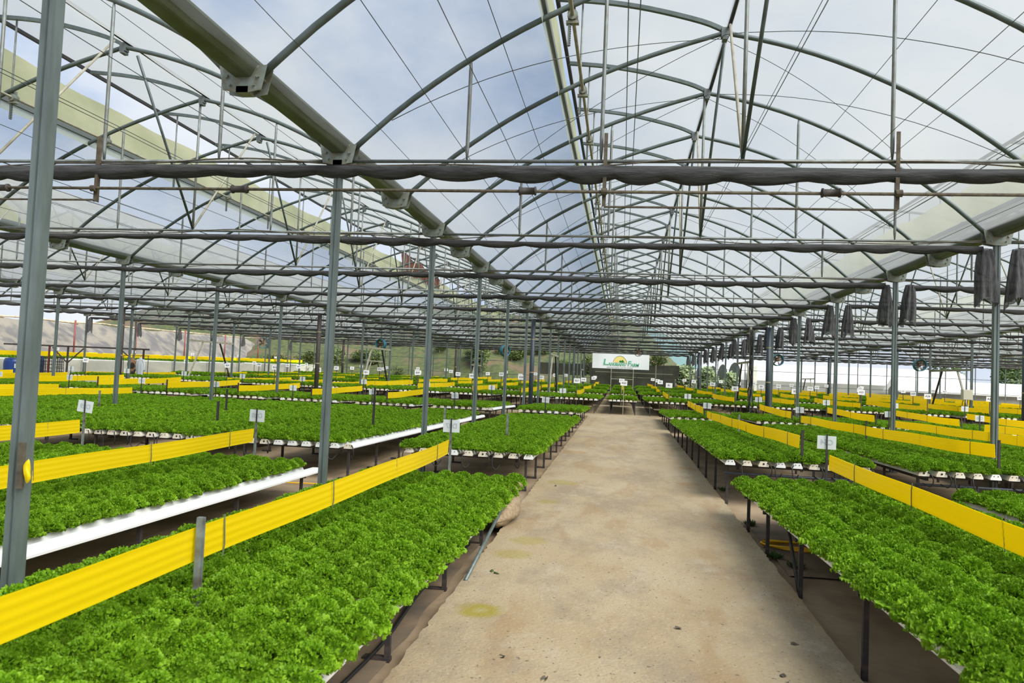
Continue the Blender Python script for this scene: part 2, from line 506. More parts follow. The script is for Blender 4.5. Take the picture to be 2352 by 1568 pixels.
ME = {}
ME['hoop'] = MB().tube(PL + PR[1:], 0.031, 8).mesh('hoop', 'tube_steel', True)
ME['vent_arm'] = MB().tube(PV, 0.02, flat=(0.055, 0.05)).mesh('vent_arm', 'tube_steel')
ME['vent_post'] = MB().tube([(2.36, .06, zl(2.36) - .02), (2.36, .06, 6.50)], 0.014).mesh('vent_post', 'thin_steel')
ME['tie_bar'] = MB().tube([(0.14, 0, TIE_Z), (8.10, 0, TIE_Z)], 0.019).mesh('tie_bar', 'thin_steel', True)
ME['apex_clamp'] = MB().box((4.15, 0, 6.03), (0.09, 0.09, 0.12)).box((4.15, 0, 5.95), (0.06, 0.11, 0.03)).mesh('apex_clamp', 'rack_steel')
for i in range(1, 6):
    x = PITCH * i / 6
    if i != 3:
        bb = MB().tube([(x, 0, TIE_Z + .02), (x, 0, TIE_Z + .12), (x, 0, zl(x) - .12), (x, 0, zl(x) - .03)], [0.010, 0.02, 0.02, 0.012], 8)
        ME['strut%d' % i] = bb.mesh('strut', 'thin_steel', True)
xk = PITCH * 3 / 6
ME['king_post'] = MB().tube([(xk, 0, TIE_Z), (xk, 0, zl(xk))], 0.02, 8).mesh('king_post', 'thin_steel', True)
ME['ridge_brace_a'] = MB().tube([(xk, 0, TIE_Z + .03), (4.18, 1.75, 6.02)], 0.018, 6).mesh('ridge_brace', 'pale_paint', True)
ME['ridge_brace_b'] = MB().tube([(xk, 0, TIE_Z + .03), (4.18, -1.75, 6.02)], 0.02, 6).mesh('ridge_brace', 'tube_steel', True)

BAYNAME = {0: 'third left bay', 1: 'second left bay', 2: 'first left bay', 3: 'path bay', 4: 'first right bay', 5: 'second right bay', 6: 'third right bay'}


def bay_pts(g, Y, z0=3.6, z1=6.5):
    return [(g + 1, Y, z0), (g + 4.1, Y, z1), (g + 7, Y, z0), (g + 4.1, Y, z0)]


for bi in BAYS:
    g = G[bi]; cnt = 0
    for k in range(K_MIN, K_MAX + 1):
        Y = KY(k)
        if Y < 3 or not seen(bay_pts(g, Y), 120, 120):
            continue
        if bi == 6 and k < 18:
            continue
        even = k % 2 == 0
        lab = ('curved roof truss with tie bar over the %s, %s hoop from the front' if even else 'plain curved roof hoop over the %s, %s hoop from the front') % (BAYNAME[bi], ordw(cnt))
        cnt += 1
        t = thing('roof_truss' if even else 'roof_hoop', lab, 'roof hoop', (g, Y, 0), group='roof hoops of the ' + BAYNAME[bi])
        link('hoop', ME['hoop'], t); link('vent_arm', ME['vent_arm'], t)
        if Y < 40:
            link('vent_post', ME['vent_post'], t); link('apex_clamp', ME['apex_clamp'], t)
        if even:
            link('tie_bar', ME['tie_bar'], t)
            for i in (1, 2, 4, 5):
                link('strut', ME['strut%d' % i], t)
            link('king_post', ME['king_post'], t)
            if Y < 44:
                link('ridge_brace', ME['ridge_brace_a'], t); link('ridge_brace', ME['ridge_brace_b'], t)

# long members of each bay
def long_tube(x, z, y0, y1, r, n=6, flat=None, sag=0.0, step=4.0):
    b = MB(); P = []
    N = max(2, int((y1 - y0) / step) * (2 if sag else 1))
    for i in range(N + 1):
        y = y0 + (y1 - y0) * i / N
        P.append((x, y, z - (sag if i % 2 else 0)))
    return b.tube(P, r, n, flat=flat)

YA, YB = 2.4, 59.9
for bi in BAYS:
    g = G[bi]; nm = BAYNAME[bi]
    ya = {0: 20, 1: 13, 2: YA, 3: YA, 4: 8, 5: 22, 6: 42}[bi]
    tag(link('ridge_purlin', long_tube(g + 4.2, 6.10, ya, YB, 0.026, 8).mesh('ridge_purlin', 'dark_steel', True)), 'dark ridge tube running along the peak of the ' + nm, 'purlin')
    tag(link('vent_curb', long_tube(g + 2.12, 5.40, ya, YB, 0.03, flat=(0.05, 0.07)).mesh('vent_curb', 'rack_steel')), 'dark lower rail of the roof vent in the ' + nm, 'rail')
    tag(link('vent_rail', long_tube(g + 2.03, 6.545, ya, YB, 0.03, flat=(0.05, 0.05)).mesh('vent_rail', 'dark_steel')), 'dark upper edge rail of the roof vent in the ' + nm, 'rail')
    # vent net
    b = MB()
    def nf(u, v, g=g, ya=ya):
        Y = ya + (YB - ya) * u; zz = 5.44 + 0.68 * v + (0.03 * math.sin(Y * 0.9) + .02 * math.sin(Y * 2.7)) * v
        return (g + 2.10 - 0.05 * v + 0.012 * math.sin(Y * 1.7 + 5 * v), Y, zz)
    b.grid(nf, 180, 4)
    tag(link('vent_net', b.mesh('vent_net', 'net_olive', True)), 'dusty olive net closing the roof vent of the ' + nm, 'vent net')
    b = MB().grid(lambda u, v, g=g, ya=ya: (g + 2.10 + .01 * v, ya + (YB - ya) * u, 5.25 + .16 * v), 60, 1)
    if bi in (1, 2, 3):
        tag(link('vent_flap', b.mesh('vent_flap', 'curb_film')), 'pale plastic strip below the vent rail of the ' + nm, 'plastic strip')
    # vent shaft with geared racks
    if bi in (2, 3):
        t = thing('vent_shaft', 'long vent shaft with hanging gear racks in the ' + nm, 'vent drive', (g + 2.40, 0, 5.35))
        link('shaft', long_tube(0, 0, ya, YB, 0.02, 8).mesh('shaft', 'pale_paint', True), t)
        gear = MB().tube([(0, -.05, 0), (0, .05, 0)], 0.055, 10).box((0, 0, -.07), (.13, .06, .03)).box((0, 0, .05), (.05, .07, .1)).mesh('gear_box', 'bracket_steel')
        rb = MB().box((0, 0, 0), (.02, .035, .3))
        for q in range(12):
            rb.box((0.014, 0, -.14 + q * .024), (.012, .035, .012))
        rack = rb.mesh('gear_rack', 'rack_steel')
        for k in range(0, 11):
            gb = link('gear_box', gear, t, (0, KY(k) + .06, 0)); link('gear_rack', rack, gb, (-.035, 0, -.16))
    # film
    for nm2, P, side in (('roof_film', PL, 'left'), ('roof_film', list(reversed(PV)) + PR[1:], 'right')):
        Q = [p for p in P if not (side == 'left' and p.x > 2.2)]
        yf = -9.0 if ya < 9 else ya
        b = MB(); NY = int((YB - yf) / 0.5); w = len(Q); vs = []; fs = []
        for i in range(NY + 1):
            Y = yf + (YB - yf) * i / NY
            ph = ((Y - Y0) / DK) % 1.0
            s = 0.02 * math.sin(PI * ph) ** 2
            for p in Q:
                vs.append((g + p.x, Y, p.z + 0.05 - s))
        for i in range(NY):
            for j in range(w - 1):
                fs.append((i * w + j, i * w + j + 1, (i + 1) * w + j + 1, (i + 1) * w + j))
        b.add(vs, fs)
        tag(link(nm2, b.mesh(nm2, 'roof_film' if side == 'left' else 'hazy_film', True)), 'clear plastic roof film on the %s slope of the %s' % (side, nm), 'roof film', kind='structure')
    # film closing the back gable above the tie level
    gpts = [p for p in PL] + PR[1:]
    gb_ = MB().add([(g + p.x, YB + .02, p.z) for p in gpts] + [(g + p.x, YB + .02, 3.78) for p in gpts], [(i, i + 1, len(gpts) + i + 1, len(gpts) + i) for i in range(len(gpts) - 1)])
    tag(link('gable_film', gb_.mesh('gable_film', 'roof_film')), 'plastic film closing the back gable of the ' + nm, 'roof film', kind='structure')
    # wires
    if bi in (1, 2, 3, 4):
        ws = [(0.9, None), (1.7, None), (5.0, None), (5.9, None), (6.7, None), (7.4, None)] if bi == 3 else [(1.2, None), (5.3, None), (6.6, None)]
        for q, (dx, _) in enumerate(ws):
            zz = zl(dx) - 0.045
            tag(link('roof_wire', long_tube(g + dx, zz, ya, YB, 0.0045, 4).mesh('roof_wire', 'wire')), 'thin roof wire under the film of the %s, %s from the left' % (nm, ordw(q)), 'wire', 'roof wires of the ' + nm)
        for q in range(7):
            dx = 0.75 + q * 1.12
            for s2 in ((0, .07) if q in (2, 5) else (0,)):
                o = link('screen_wire', long_tube(g + dx + s2, TIE_Z + 0.035, ya, YB, 0.0035, 4, sag=0.012).mesh('screen_wire', 'wire'))
                tag(o, 'level wire over the %s, %s%s from left' % (nm, 'twin of the ' if s2 else '', ordw(q)), 'wire', 'level wires of the ' + nm)
# cross wires in the path bay
for q, (ka, kb) in enumerate(((0, 2), (1, 3), (3, 5), (5, 7))):
    for s in (0, 1):
        P = PL[2:] + PR[1:-3]
        P = P if not s else list(reversed(P))
        pts = [(G[3] + p.x, KY(ka) + (KY(kb) - KY(ka)) * i / (len(P) - 1), p.z - .05) for i, p in enumerate(P)]
        tag(link('bracing_wire', MB().tube(pts, 0.0045, 4).mesh('bracing_wire', 'wire')), 'diagonal bracing wire across the path bay roof, %s pair, rising to the %s' % (ORD[q], 'left' if s else 'right'), 'wire', 'bracing wires of the path bay')

# gutters
gp = [(-.128, 4.005), (-.12, 3.995), (-.072, 3.905), (-.06, 3.895), (.06, 3.895), (.072, 3.905), (.12, 3.995), (.128, 4.005), (.128, 4.025), (.105, 4.025), (.06, 3.915), (-.06, 3.915), (-.105, 4.025), (-.128, 4.025)]
br = MB()
pp = [(-.20, 3.99), (.20, 3.99), (.16, 3.795), (.05, 3.775), (-.05, 3.775), (-.16, 3.795)]
for yy in (-.055, .05):
    br.prism(pp, 'y', yy, yy + .006)
br.box((0, 0, 3.80), (.10, .11, .05))
for sx in (-1, 1):
    br.tube([(sx * .13, -.075, 3.90), (sx * .13, .075, 3.90)], .016, 6); br.tube([(sx * .10, -.075, 3.83), (sx * .10, .075, 3.83)], .011, 6)
ME['saddle'] = br.mesh('saddle_bracket', 'bracket_steel')
GNAME = {0: 'left edge row', 1: 'third left row', 2: 'second left row', 3: 'first left row', 4: 'first right row', 5: 'second right row', 6: 'third right row'}
GTXT = {0: 'along the left edge of the greenhouse', 1: 'over the third post row left of the path', 2: 'over the second post row left of the path', 3: 'over the post row just left of the path',
        4: 'over the post row just right of the path', 5: 'over the second post row right of the path', 6: 'over the third post row right of the path'}
for gi in range(7):
    g = G[gi]
    ya = {0: 22, 1: 15, 2: 8, 3: YA, 4: 6, 5: 22, 6: 42}[gi]
    t = thing('rain_gutter', 'long galvanised rain gutter ' + GTXT[gi], 'gutter', (g, 0, 0))
    link('trough', MB().prism(gp, 'y', ya, YB).mesh('trough', 'gutter_steel'), t)
    for k in range(K_MIN, K_MAX + 1):
        if KY(k) > ya and seen([(g, KY(k), 3.8)], 60, 60) and (KY(k) < 40 or k % 2 == 0):
            link('saddle_bracket', ME['saddle'], t, (0, KY(k), 0))

# posts
pw = 0.037
pprof = [(-pw, -pw), (-.008, -pw), (-.006, -pw + .010), (.006, -pw + .010), (.008, -pw), (pw, -pw), (pw, pw), (-pw, pw)]
def post_mesh(h):
    b = MB().prism(pprof, 'z', 0, h)
    return b.mesh('post', 'galvanised_steel')
for gi in range(7):
    g = G[gi]; cnt = 0
    for k in range(-2, K_MAX + 1, 2):
        Y = KY(k)
        if not seen([(g, Y, 3.7), (g, Y, 1.5), (g, Y, .4)], 30, 0):
            continue
        zb = gz(Y) + DIRT
        t = thing('steel_post', 'grey galvanised roof post in the %s, %s from the front' % (GNAME[gi], ordw(cnt)), 'post', (g, Y, zb), group='roof posts of the ' + GNAME[gi])
        cnt += 1
        link('shaft', post_mesh(3.79 - zb), t)
        link('foot_plate', MB().box((0, 0, .006), (.16, .16, .012)).mesh('foot_plate', 'galvanised_steel'), t)

# dark downpipes beside the posts
for gi in (1, 2, 3, 4, 5):
    for k, far in ((10, 0), (22, 1)):
        Y = KY(k) - .22; X = G[gi] - (0.24 if gi < 4 else .16)
        if not seen([(X, Y, 2)], 30):
            continue
        zb = gz(Y) + DIRT
        t = thing('downpipe', 'thick dark downpipe beside the %s post of the %s' % ('cross path' if not far else 'far end', GNAME[gi]), 'pipe', (X, Y, zb))
        link('pipe', MB().tube([(0, 0, 0), (0, 0, 3.70 - zb)], 0.082, 12).mesh('pipe', 'leg_paint' if gi in (1, 2) else 'blue_pipe', True), t)
        for zz in (1.55, 2.75):
            link('pipe_band', MB().tube([(0, 0, zz - .02), (0, 0, zz + .02)], .086, 12).mesh('pipe_band', 'bamboo'), t)

# A-frame braces between two posts of each row
for gi in (1, 2, 3, 4, 5):
    for (ka, kb) in ((12, 14), (24, 26)):
        Ya, Yb = KY(ka), KY(kb); g = G[gi]
        if not seen([(g, Ya, 2.5)], 30):
            continue
        zt = 2.62 if ka == 12 else 2.3
        t = thing('brace_frame', 'slanted brace frame between two posts of the %s, %s' % (GNAME[gi], 'beyond the cross path' if ka == 12 else 'at the back end'), 'brace', (g, (Ya + Yb) / 2, 0))
        d = 2.0
        link('beam', MB().tube([(0, -d, zt), (0, d, zt)], .04, flat=(.06, .08)).mesh('beam', 'pale_paint'), t)
        link('brace', MB().tube([(0, -.75, zt - .04), (0, -d + .05, .75)], .03, flat=(.06, .06)).mesh('brace', 'pale_paint'), t)
        link('brace', MB().tube([(0, .75, zt - .04), (0, d - .05, .75)], .03, flat=(.06, .06)).mesh('brace', 'stake_dark'), t)

# ------------------------------------------------------------------ shade screens
def roll_mesh(x0, x1, seed, fat=1.0):
    rnd = random.Random(seed); ph = [rnd.random() * 6 for _ in range(8)]
    b = MB(); N = int((x1 - x0) / 0.08); W = 14
    amp = [0.6 + 0.8 * rnd.random() for _ in range(14)]
    def fn(u, v):
        x = x0 + (x1 - x0) * u; a = 2 * PI * v
        j = int(round(v * W)) % W
        wide = 0.050 * fat * (1 + .12 * math.sin(x * 1.3 + ph[0])) ; hi = 0.038 * fat * (1 + .15 * math.sin(x * .9 + ph[1]))
        sc = abs(math.sin(PI * (x + ph[2] + .12 * math.sin(x * 1.9)) / .62))
        sagging = .040 * fat * sc ** .8 * (1 + .35 * math.sin(x * .8 + ph[5]))
        rr = 1 + .13 * math.sin(j * 2.6 + ph[3] + .8 * math.sin(x * .7)) * amp[j]
        cx, cz = math.cos(a) * wide * rr, math.sin(a) * hi * rr
        if cz < 0:
            cz -= sagging * (-math.sin(a))
        return (x, cx, cz - .035 + .02 * math.sin(x * .55 + ph[4]))
    b.grid(fn, N, W, closed_v=True)
    return b.mesh('screen_roll', 'shade_cloth', True)


def bundle_mesh(seed, w=0.115, h=0.74):
    rnd = random.Random(seed); p = [rnd.random() * 6 for _ in range(6)]
    b = MB()
    def fn(u, v):
        a = 2 * PI * v
        ww = w * (0.55 + .65 * u ** .7) * (1 + .10 * math.sin(3 * u + p[0]))
        r = ww * (1 + .16 * math.sin(8 * a + p[1] + 1.5 * u) + .12 * math.sin(5 * a + p[2] + 2 * u))
        bot = -h * u * (1 + (.09 * math.sin(2 * a + p[3]) + .035 * math.sin(5 * a + p[4])) * u ** 3)
        return (math.cos(a) * r + .05 * u * math.sin(p[5]), math.sin(a) * r * .9, bot)
    b.grid(fn, 14, 40, closed_v=True)
    top = [(0, 0, .02)]
    return b.mesh('end_bundle', 'bundle_cloth', True)


ROLL_Z = 3.735
left_rolls = [roll_mesh(-27.5, 5.0, s) for s in (1, 2, 3)]
first_roll = roll_mesh(-12.5, 5.0, 7, 1.4)
right_rolls = [roll_mesh(5.48, 30.0, s) for s in (4, 5)]
bundles = [bundle_mesh(s) for s in range(5)]
wide_b = [bundle_mesh(s + 20, .13, .78) for s in range(3)]
cntL = cntR = 0
for k in range(0, K_MAX + 1, 2):
    Y = KY(k) - .02
    dz = .03 * (hash01('roll', k) - .5)
    t = thing('shade_screen', 'long rolled dark shade screen left of the right post row, %s from front' % ordw(cntL), 'shade screen', (0, Y, ROLL_Z + dz), group='rolled shade screens over the path and left bays')
    cntL += 1
    link('screen_roll', first_roll if k == 0 else left_rolls[(k // 2) % 3], t)
    if seen([(5.05, Y, 3.3)], 60):
        link('end_bundle', (wide_b if k == 2 else bundles)[(k // 2) % 3], t, (5.03, 0, -.02), (0, 0, hash01(k) * 6))
    if seen([(-27.5, Y, 3.3)], 60):
        link('end_bundle', bundles[(k // 2 + 1) % 5], t, (-27.5, 0, -.02), (0, 0, hash01(k, 1) * 6))
    if k >= 2:
        t = thing('shade_screen', 'long rolled dark shade screen right of the right post row, %s from front' % ordw(cntR), 'shade screen', (0, Y, ROLL_Z - .01), group='rolled shade screens over the right bays')
        cntR += 1
        link('screen_roll', right_rolls[(k // 2) % 2], t)
        link('end_bundle', (wide_b if k == 2 else bundles)[(k // 2 + 2) % 3], t, (5.46, 0, -.0), (0, 0, hash01(k, 2) * 6))

# brown cables slung on the nearest tie bars
for q, k in enumerate((0, 2, 4)):
    rnd = random.Random(k); pts = []
    for i in range(60):
        x = -11 + i * .28
        pts.append((x, KY(k) - .045, TIE_Z - .035 + .035 * math.sin(x * 1.1 + k) + .02 * math.sin(x * 2.7)))
    tag(link('slack_cable', MB().tube(smooth_path(pts, 2), .008, 5).mesh('slack_cable', 'rust_angle', True)), 'slack brown cable tied along the %s tie bar from the front' % ORD[q], 'cable')

# screen drive line on the first truss
t = thing('screen_drive', 'level drive shaft with small winding drums hung below the first tie bar', 'screen drive', (0, KY(0) - .10, 3.495))
link('shaft', MB().tube([(-12, 0, 0.01), (5.1, 0, -.01)], .016, 8).mesh('shaft', 'rust_angle', True), t)
for x in (-9.8, -6.92, -4.08, -1.0, 1.89, 4.8):
    d = link('winding_drum', MB().tube([(-.09, 0, 0), (-.085, 0, 0), (-.07, 0, 0), (-.069, 0, 0), (.069, 0, 0), (.07, 0, 0), (.085, 0, 0), (.09, 0, 0)], [.02, .045, .045, .036, .036, .045, .045, .02], 14).mesh('winding_drum', 'stake_dark', True), t, (x, 0, 0))
for x, z1 in ((-5.79, 4.08), (-.24, 4.09), (2.49, 4.09)):
    link('hanger', MB().box((x, .03, (z1 - 3.495 - .14) / 2), (.036, .006, z1 - 3.355)).box((x + .015, .05, (z1 - 3.495 - .14) / 2), (.006, .045, z1 - 3.355)).mesh('hanger', 'rust_angle'), t)
    link('bearing', MB().tube([(x - .03, 0, 0), (x + .03, 0, 0)], .035, 10).mesh('bearing', 'rust_angle'), t)
link('lower_rod', MB().tube([(-.24, .03, -.145), (2.49, .03, -.15)], .011, 6).mesh('lower_rod', 'rust_angle'), t)
link('lower_rod', MB().tube([(-11.4, .03, -.12), (-5.79, .03, -.12)], .011, 6).mesh('lower_rod', 'rust_angle'), t)

# ------------------------------------------------------------------ growing tables
CH_W, CH_H = 0.058, 0.062
chprof = [(-CH_W, 0), (CH_W, 0), (CH_W, .018), (.036, CH_H), (-.036, CH_H), (-CH_W, .018)]
_chan = {}
def channel_mesh(L):
    L = round(L, 2)
    if L not in _chan:
        _chan[L] = MB().prism(chprof, 'y', 0, L).mesh('channel', 'white_pvc')
    return _chan[L]
capb = MB().prism([(u * 1.12, v * 1.12 - .002) for u, v in chprof], 'y', -.022, .03)
ME['cap'] = capb.mesh('end_cap', 'cream_cap')
ME['cap_white'] = MB().prism([(u * 1.12, v * 1.12 - .002) for u, v in chprof], 'y', -.022, .03).mesh('end_cap', 'white_pvc')
hb = MB()
for sx in (-.024, .024):
    hb.tube([(sx, -.026, .045), (sx, -.0225, .045)], .006, 8)
ME['cap_holes'] = hb.mesh('cap_hole', 'black_plastic')
hb = MB().tube([(0, -.027, .035), (0, -.0225, .035)], .013, 10)
ME['cap_bore'] = hb.mesh('cap_hole', 'black_plastic')
ME['hose1'] = MB().tube(smooth_path([(.03, .0, .05), (.075, -.05, .03), (.10, -.06, -.06), (.07, -.03, -.13), (.02, .06, -.10)], 4), .0075, 6).mesh('feed_hose', 'black_plastic', True)
ME['hose2'] = MB().tube(smooth_path([(-.03, .0, .05), (-.07, -.05, .0), (-.06, -.07, -.12), (-.01, -.05, -.16), (.03, .06, -.09)], 4), .0075, 6).mesh('feed_hose', 'black_plastic', True)

PLANTS = []          # (world pos, scale, bed key, channel, index)
BEDS = {}


def legmesh(h, inward, foot=True):
    b = MB().box((0, 0, h / 2), (.032, .032, h))
    if foot:
        b.box((inward * .06, 0, .012), (.16, .05, .024))
    return b.mesh('leg', 'leg_paint')


def grow_table(key, label, xs, y0, y1, h0, h1, legs, full=True, caps=True, hoses=False, bare=(), spacing=.2, group=None, plant=True):
    """h0/h1: channel underside above the ground at the near and far end."""
    cx = (xs[0] + xs[-1]) / 2; L = y1 - y0
    za, zb = gz(y0) + h0, gz(y1) + h1
    pitch = math.atan2(zb - za, L)
    t = thing('growing_table', label, 'growing table', (cx, y0, za), (0, 0, 0), group=group)
    cm = channel_mesh(L)
    for i, x in enumerate(xs):
        c = link('growing_channel', cm, t, (x - cx, 0, 0), (pitch, 0, 0))
        if caps:
            r = hash01(key, i)
            e = link('end_cap', ME['cap'] if r < .7 else ME['cap_white'], c)
            if full and hoses:
                h = link('cap_hole', ME['cap_bore'] if r < .15 else ME['cap_holes'], c)
                if r < .8:
                    link('feed_hose', ME['hose1'] if r < .45 else ME['hose2'], c)
    slope = (zb - za) / L
    xl, xr = xs[0] - .03, xs[-1] + .03
    if xl > xr: xl, xr = xr, xl
    fb = MB()
    for (sx) in (xl + .17, xr - .17):
        fb.tube([(sx - cx, .25, slope * .25 - .06), (sx - cx, L - .2, slope * (L - .2) - .06)], .018, flat=(.035, .05))
    for yy in legs:
        d = yy - y0
        fb.box(((xl + xr) / 2 - cx, d, slope * d - .019), (xr - xl + .06, .036, .036))
    if full:
        link('frame', fb.mesh('frame', 'leg_paint'), t)
        for yy in legs:
            d = yy - y0; base = gz(yy) + DIRT - za; top = slope * d - .037
            for sx, inn in ((xl + .02, 1), (xr - .02, -1)):
                link('leg', legmesh(top - base, inn, key[0] != 'R'), t, (sx - cx, d, base))
    else:
        for yy in legs:
            d = yy - y0; base = gz(yy) + DIRT - za; top = slope * d - .037
            for sx, inn in ((xl + .02, 1), (xr - .02, -1)):
                fb.box((sx - cx, d, (base + top) / 2), (.034, .034, top - base)).box((sx - cx + inn * .06, d, base + .012), (.16, .05, .024))
        link('frame', fb.mesh('frame', 'leg_paint'), t)
    if hoses and key[0] == 'R':
        link('supply_pipe', MB().tube([(xl - cx - .04, .06, -.12), (xr - cx + .04, .06, -.12)], .018, 8).mesh('supply_pipe', 'feed_pipe', True), t)
    if plant:
        n = int((L - .12) / spacing)
        rnd = random.Random(str(key))
        for i, x in enumerate(xs):
            if i in bare:
                continue
            for q in range(n + 1):
                y = .09 + q * spacing + rnd.uniform(-.02, .02)
                edge = .016 if (i == len(xs) - 1) else (-.016 if i == 0 else 0.0)
                edge *= 1 if xs[-1] > xs[0] else -1
                PLANTS.append(((x + edge + rnd.uniform(-.012, .012), y0 + y, za + slope * y + CH_H - (.03 if edge else .012)), rnd.uniform(.90, 1.12) * (1.07 if edge else 1.0) * spacing / .2, key, i, q))
    BEDS[key] = dict(cx=cx, y0=y0, y1=y1, za=za, zb=zb, xs=xs)
    return t


def chans(x0, n, sp):
    return [x0 + i * sp for i in range(n)]


def spaced(a, b, s):
    n = max(1, round((b - a) / s)); return [a + (b - a) * i / n for i in range(n + 1)]


# columns: (name, channel xs from the path outward, first is nearest the path)
LC = [('L%d' % (i + 1), chans([-1.235, -3.83, -6.27, -8.70, -11.13, -13.56, -15.99, -18.42, -20.85, -23.28, -25.6][i], 9, -.213)) for i in range(11)]
RC = [('R%d' % (i + 1), chans([1.46, 3.86, 6.10, 8.30, 10.5, 12.7, 14.9][i], 9, .213)) for i in range(7)]
SIDE = {'L': 'left', 'R': 'right'}


def bedname(c, row):
    s = SIDE[c[0]]; i = int(c[1:]) - 1
    pos = 'first' if i == 0 else ORD[i]
    rows = ['nearest row', 'second row', 'third row', 'first row past the cross path', 'second row past the cross path', 'third row past the cross path', 'fourth row past the cross path']
    return '%s %s table, %s' % (pos, s, rows[row])


for side, cols in (('L', LC), ('R', RC)):
    for ci, (c, xs) in enumerate(cols):
        xm = (xs[0] + xs[-1]) / 2
        # nearest row
        if ci < (4 if side == 'L' else 3):
            if side == 'L':
                legs = [2.85, 4.28, 5.68, 7.2, 8.75] if ci == 0 else spaced(1.0, 8.9, 1.45)
                y0, h0, h1 = (1.7, .33, .165) if ci == 0 else (.4, .335, .20)
            else:
                legs = [3.1, 4.69, 6.28, 7.64, 8.75] if ci == 0 else spaced(2, 8.8, 1.4)
                y0, h0, h1 = 1.6, .52, .315
            if seen([(xm, 9.0, .5), (xm, 6, .5), (xs[0], 9, .5), (xs[0], 4, .5)], 100):
                grow_table(c + 'a', 'low table of curly lettuce in white channels, ' + bedname(c, 0), xs, y0, 9.2, h0, h1, legs, bare=(0,) if (side == 'L' and ci > 0) else (), caps=True)
        # second row
        if seen([(xm, 20.5, .6), (xm, 14, .6), (xm, 10.5, .6)], 100):
            h0, h1 = (.385, .20) if side == 'L' else (.47, .25)
            grow_table(c + 'b', 'table of curly lettuce in white channels, ' + bedname(c, 1), xs, 10.35, 20.9, h0, h1, spaced(10.5, 20.6, 1.27),
                       hoses=True, bare=(0,) if (side == 'L' and ci in (1, )) else ())
        # third row
        if seen([(xm, 26.5, .6), (xm, 22.5, .6)], 60):
            grow_table(c + 'c', 'short lettuce table before the cross path, ' + bedname(c, 2), xs, 22.1, 27.0, .33, .20, spaced(22.2, 26.9, 1.15), full=ci < 5, hoses=ci < 4,
                       bare=(0,) if (side == 'L' and ci == 1) else ())
# rows past the cross path
FAR_ROWS = [(28.75, 35.2), (36.0, 42.4), (43.3, 49.7), (50.6, 57.0)]
LC2 = [('L%d' % (i + 1), chans(-.95 - i * 2.06, 9, -.185)) for i in range(14)]
RC2 = [('R%d' % (i + 1), chans(1.09 + i * 2.2, 9, .2)) for i in range(9)]
for ri, (ya, yb) in enumerate(FAR_ROWS):
    grow_table('M%d' % ri, 'narrow central lettuce table on dark legs, %s past the cross path' % ['first', 'second', 'third', 'fourth'][ri], chans(-.40, 7, .153), ya, yb, .50, .36, spaced(ya + .1, yb - .1, .9 if ri == 0 else 1.6),
               full=ri == 0, spacing=.2 if ri == 0 else .24)
    for cols in (LC2, RC2):
        for ci, (c, xs) in enumerate(cols):
            xm = (xs[0] + xs[-1]) / 2
            if xm < -24 or not seen([(xm, yb, .6), (xm, ya, .6)], 20):
                continue
            grow_table('%sd%d' % (c, ri), 'far lettuce table on dark legs, ' + bedname(c, 3 + ri), xs, ya, yb, .50, .36, spaced(ya + .1, yb - .1, 1.5), full=(ri == 0 and ci < 2), caps=(ri < 2 or ci < 4),
                       spacing=.2 if ri == 0 else .25)

# ------------------------------------------------------------------ yellow tapes, stakes and number cards
def tape_mesh(L, w, z0, z1, seed, ties=True):
    rnd = random.Random(seed); p = [rnd.random() * 6 for _ in range(5)]
    b = MB(); N = max(4, int(L / .22))
    def pt(u, v):
        y = L * u
        base = z0 + (z1 - z0) * u - .018 * math.sin(PI * u) + .006 * math.sin(y * 2.1 + p[0])
        lean = .012 * math.sin(y * 1.3 + p[1]) + (.010 * math.sin(y * .8 + p[2])) * (v - .5)
        rib = .0012 * math.cos(v * 2 * PI * 4) + .0022 * max(0, 1 - abs(v - .42) * 30) + .0016 * max(0, 1 - abs(v - .30) * 40)
        return Vector((lean + rib, y, base + w * (v - .5)))
    M = 16
    b.grid(lambda u, v: pt(u, v), N, M)
    o = len(b.v)
    b.grid(lambda u, v: pt(u, v) + Vector((.0022, 0, 0)), N, M)
    return b.mesh('film', 'yellow_film', True)


tie_me = MB().tube([(.004, 0, -.112), (.010, .004, -.05), (.009, -.004, .05), (.004, 0, .112)], .0045, 5).mesh('tie', 'tape_tie')
TC = {}


def tape(x0, y0, z0, x1, y1, z1, label, w=.185, ties=True, share=None, turn=False):
    L = math.hypot(x1 - x0, y1 - y0)
    rot = -math.atan2(x1 - x0, y1 - y0)
    key = share
    if key is None or key not in TC:
        me = tape_mesh(L, w, 0, z1 - z0, label)
        if key is not None: TC[key] = me
    else:
        me = TC[key]
    t = thing('yellow_tape', label, 'sticky tape', (x0, y0, z0), (0, 0, rot), group='yellow sticky tapes over the tables')
    link('film', me, t)
    if ties:
        n = max(1, int(L / 1.5))
        for i in range(n):
            y = L * (i + .62) / n
            if y < L - .1:
                link('tie', tie_me, t, (0, y, (z1 - z0) * y / L - .018 * math.sin(PI * y / L)))
    return t


def stake(x, y, zb, zt, label, m='stake_grey', lean=0.0):
    b = MB().box((0, 0, (zt - zb) / 2), (.026, .026, zt - zb)).box((.018, .009, (zt - zb) / 2), (.010, .008, zt - zb))
    return tag(link('tape_stake', b.mesh('tape_stake', m), None, (x, y, zb), (lean, lean * .6, 0)), label, 'stake', 'stakes standing in the tables')


card_front_me = MB().box((0, 0, 0), (.21, .004, .155)).mesh('card', 'card_front')
card_me = MB().box((0, 0, 0), (.21, .004, .155)).mesh('card', 'card_white')
FONTS = {}


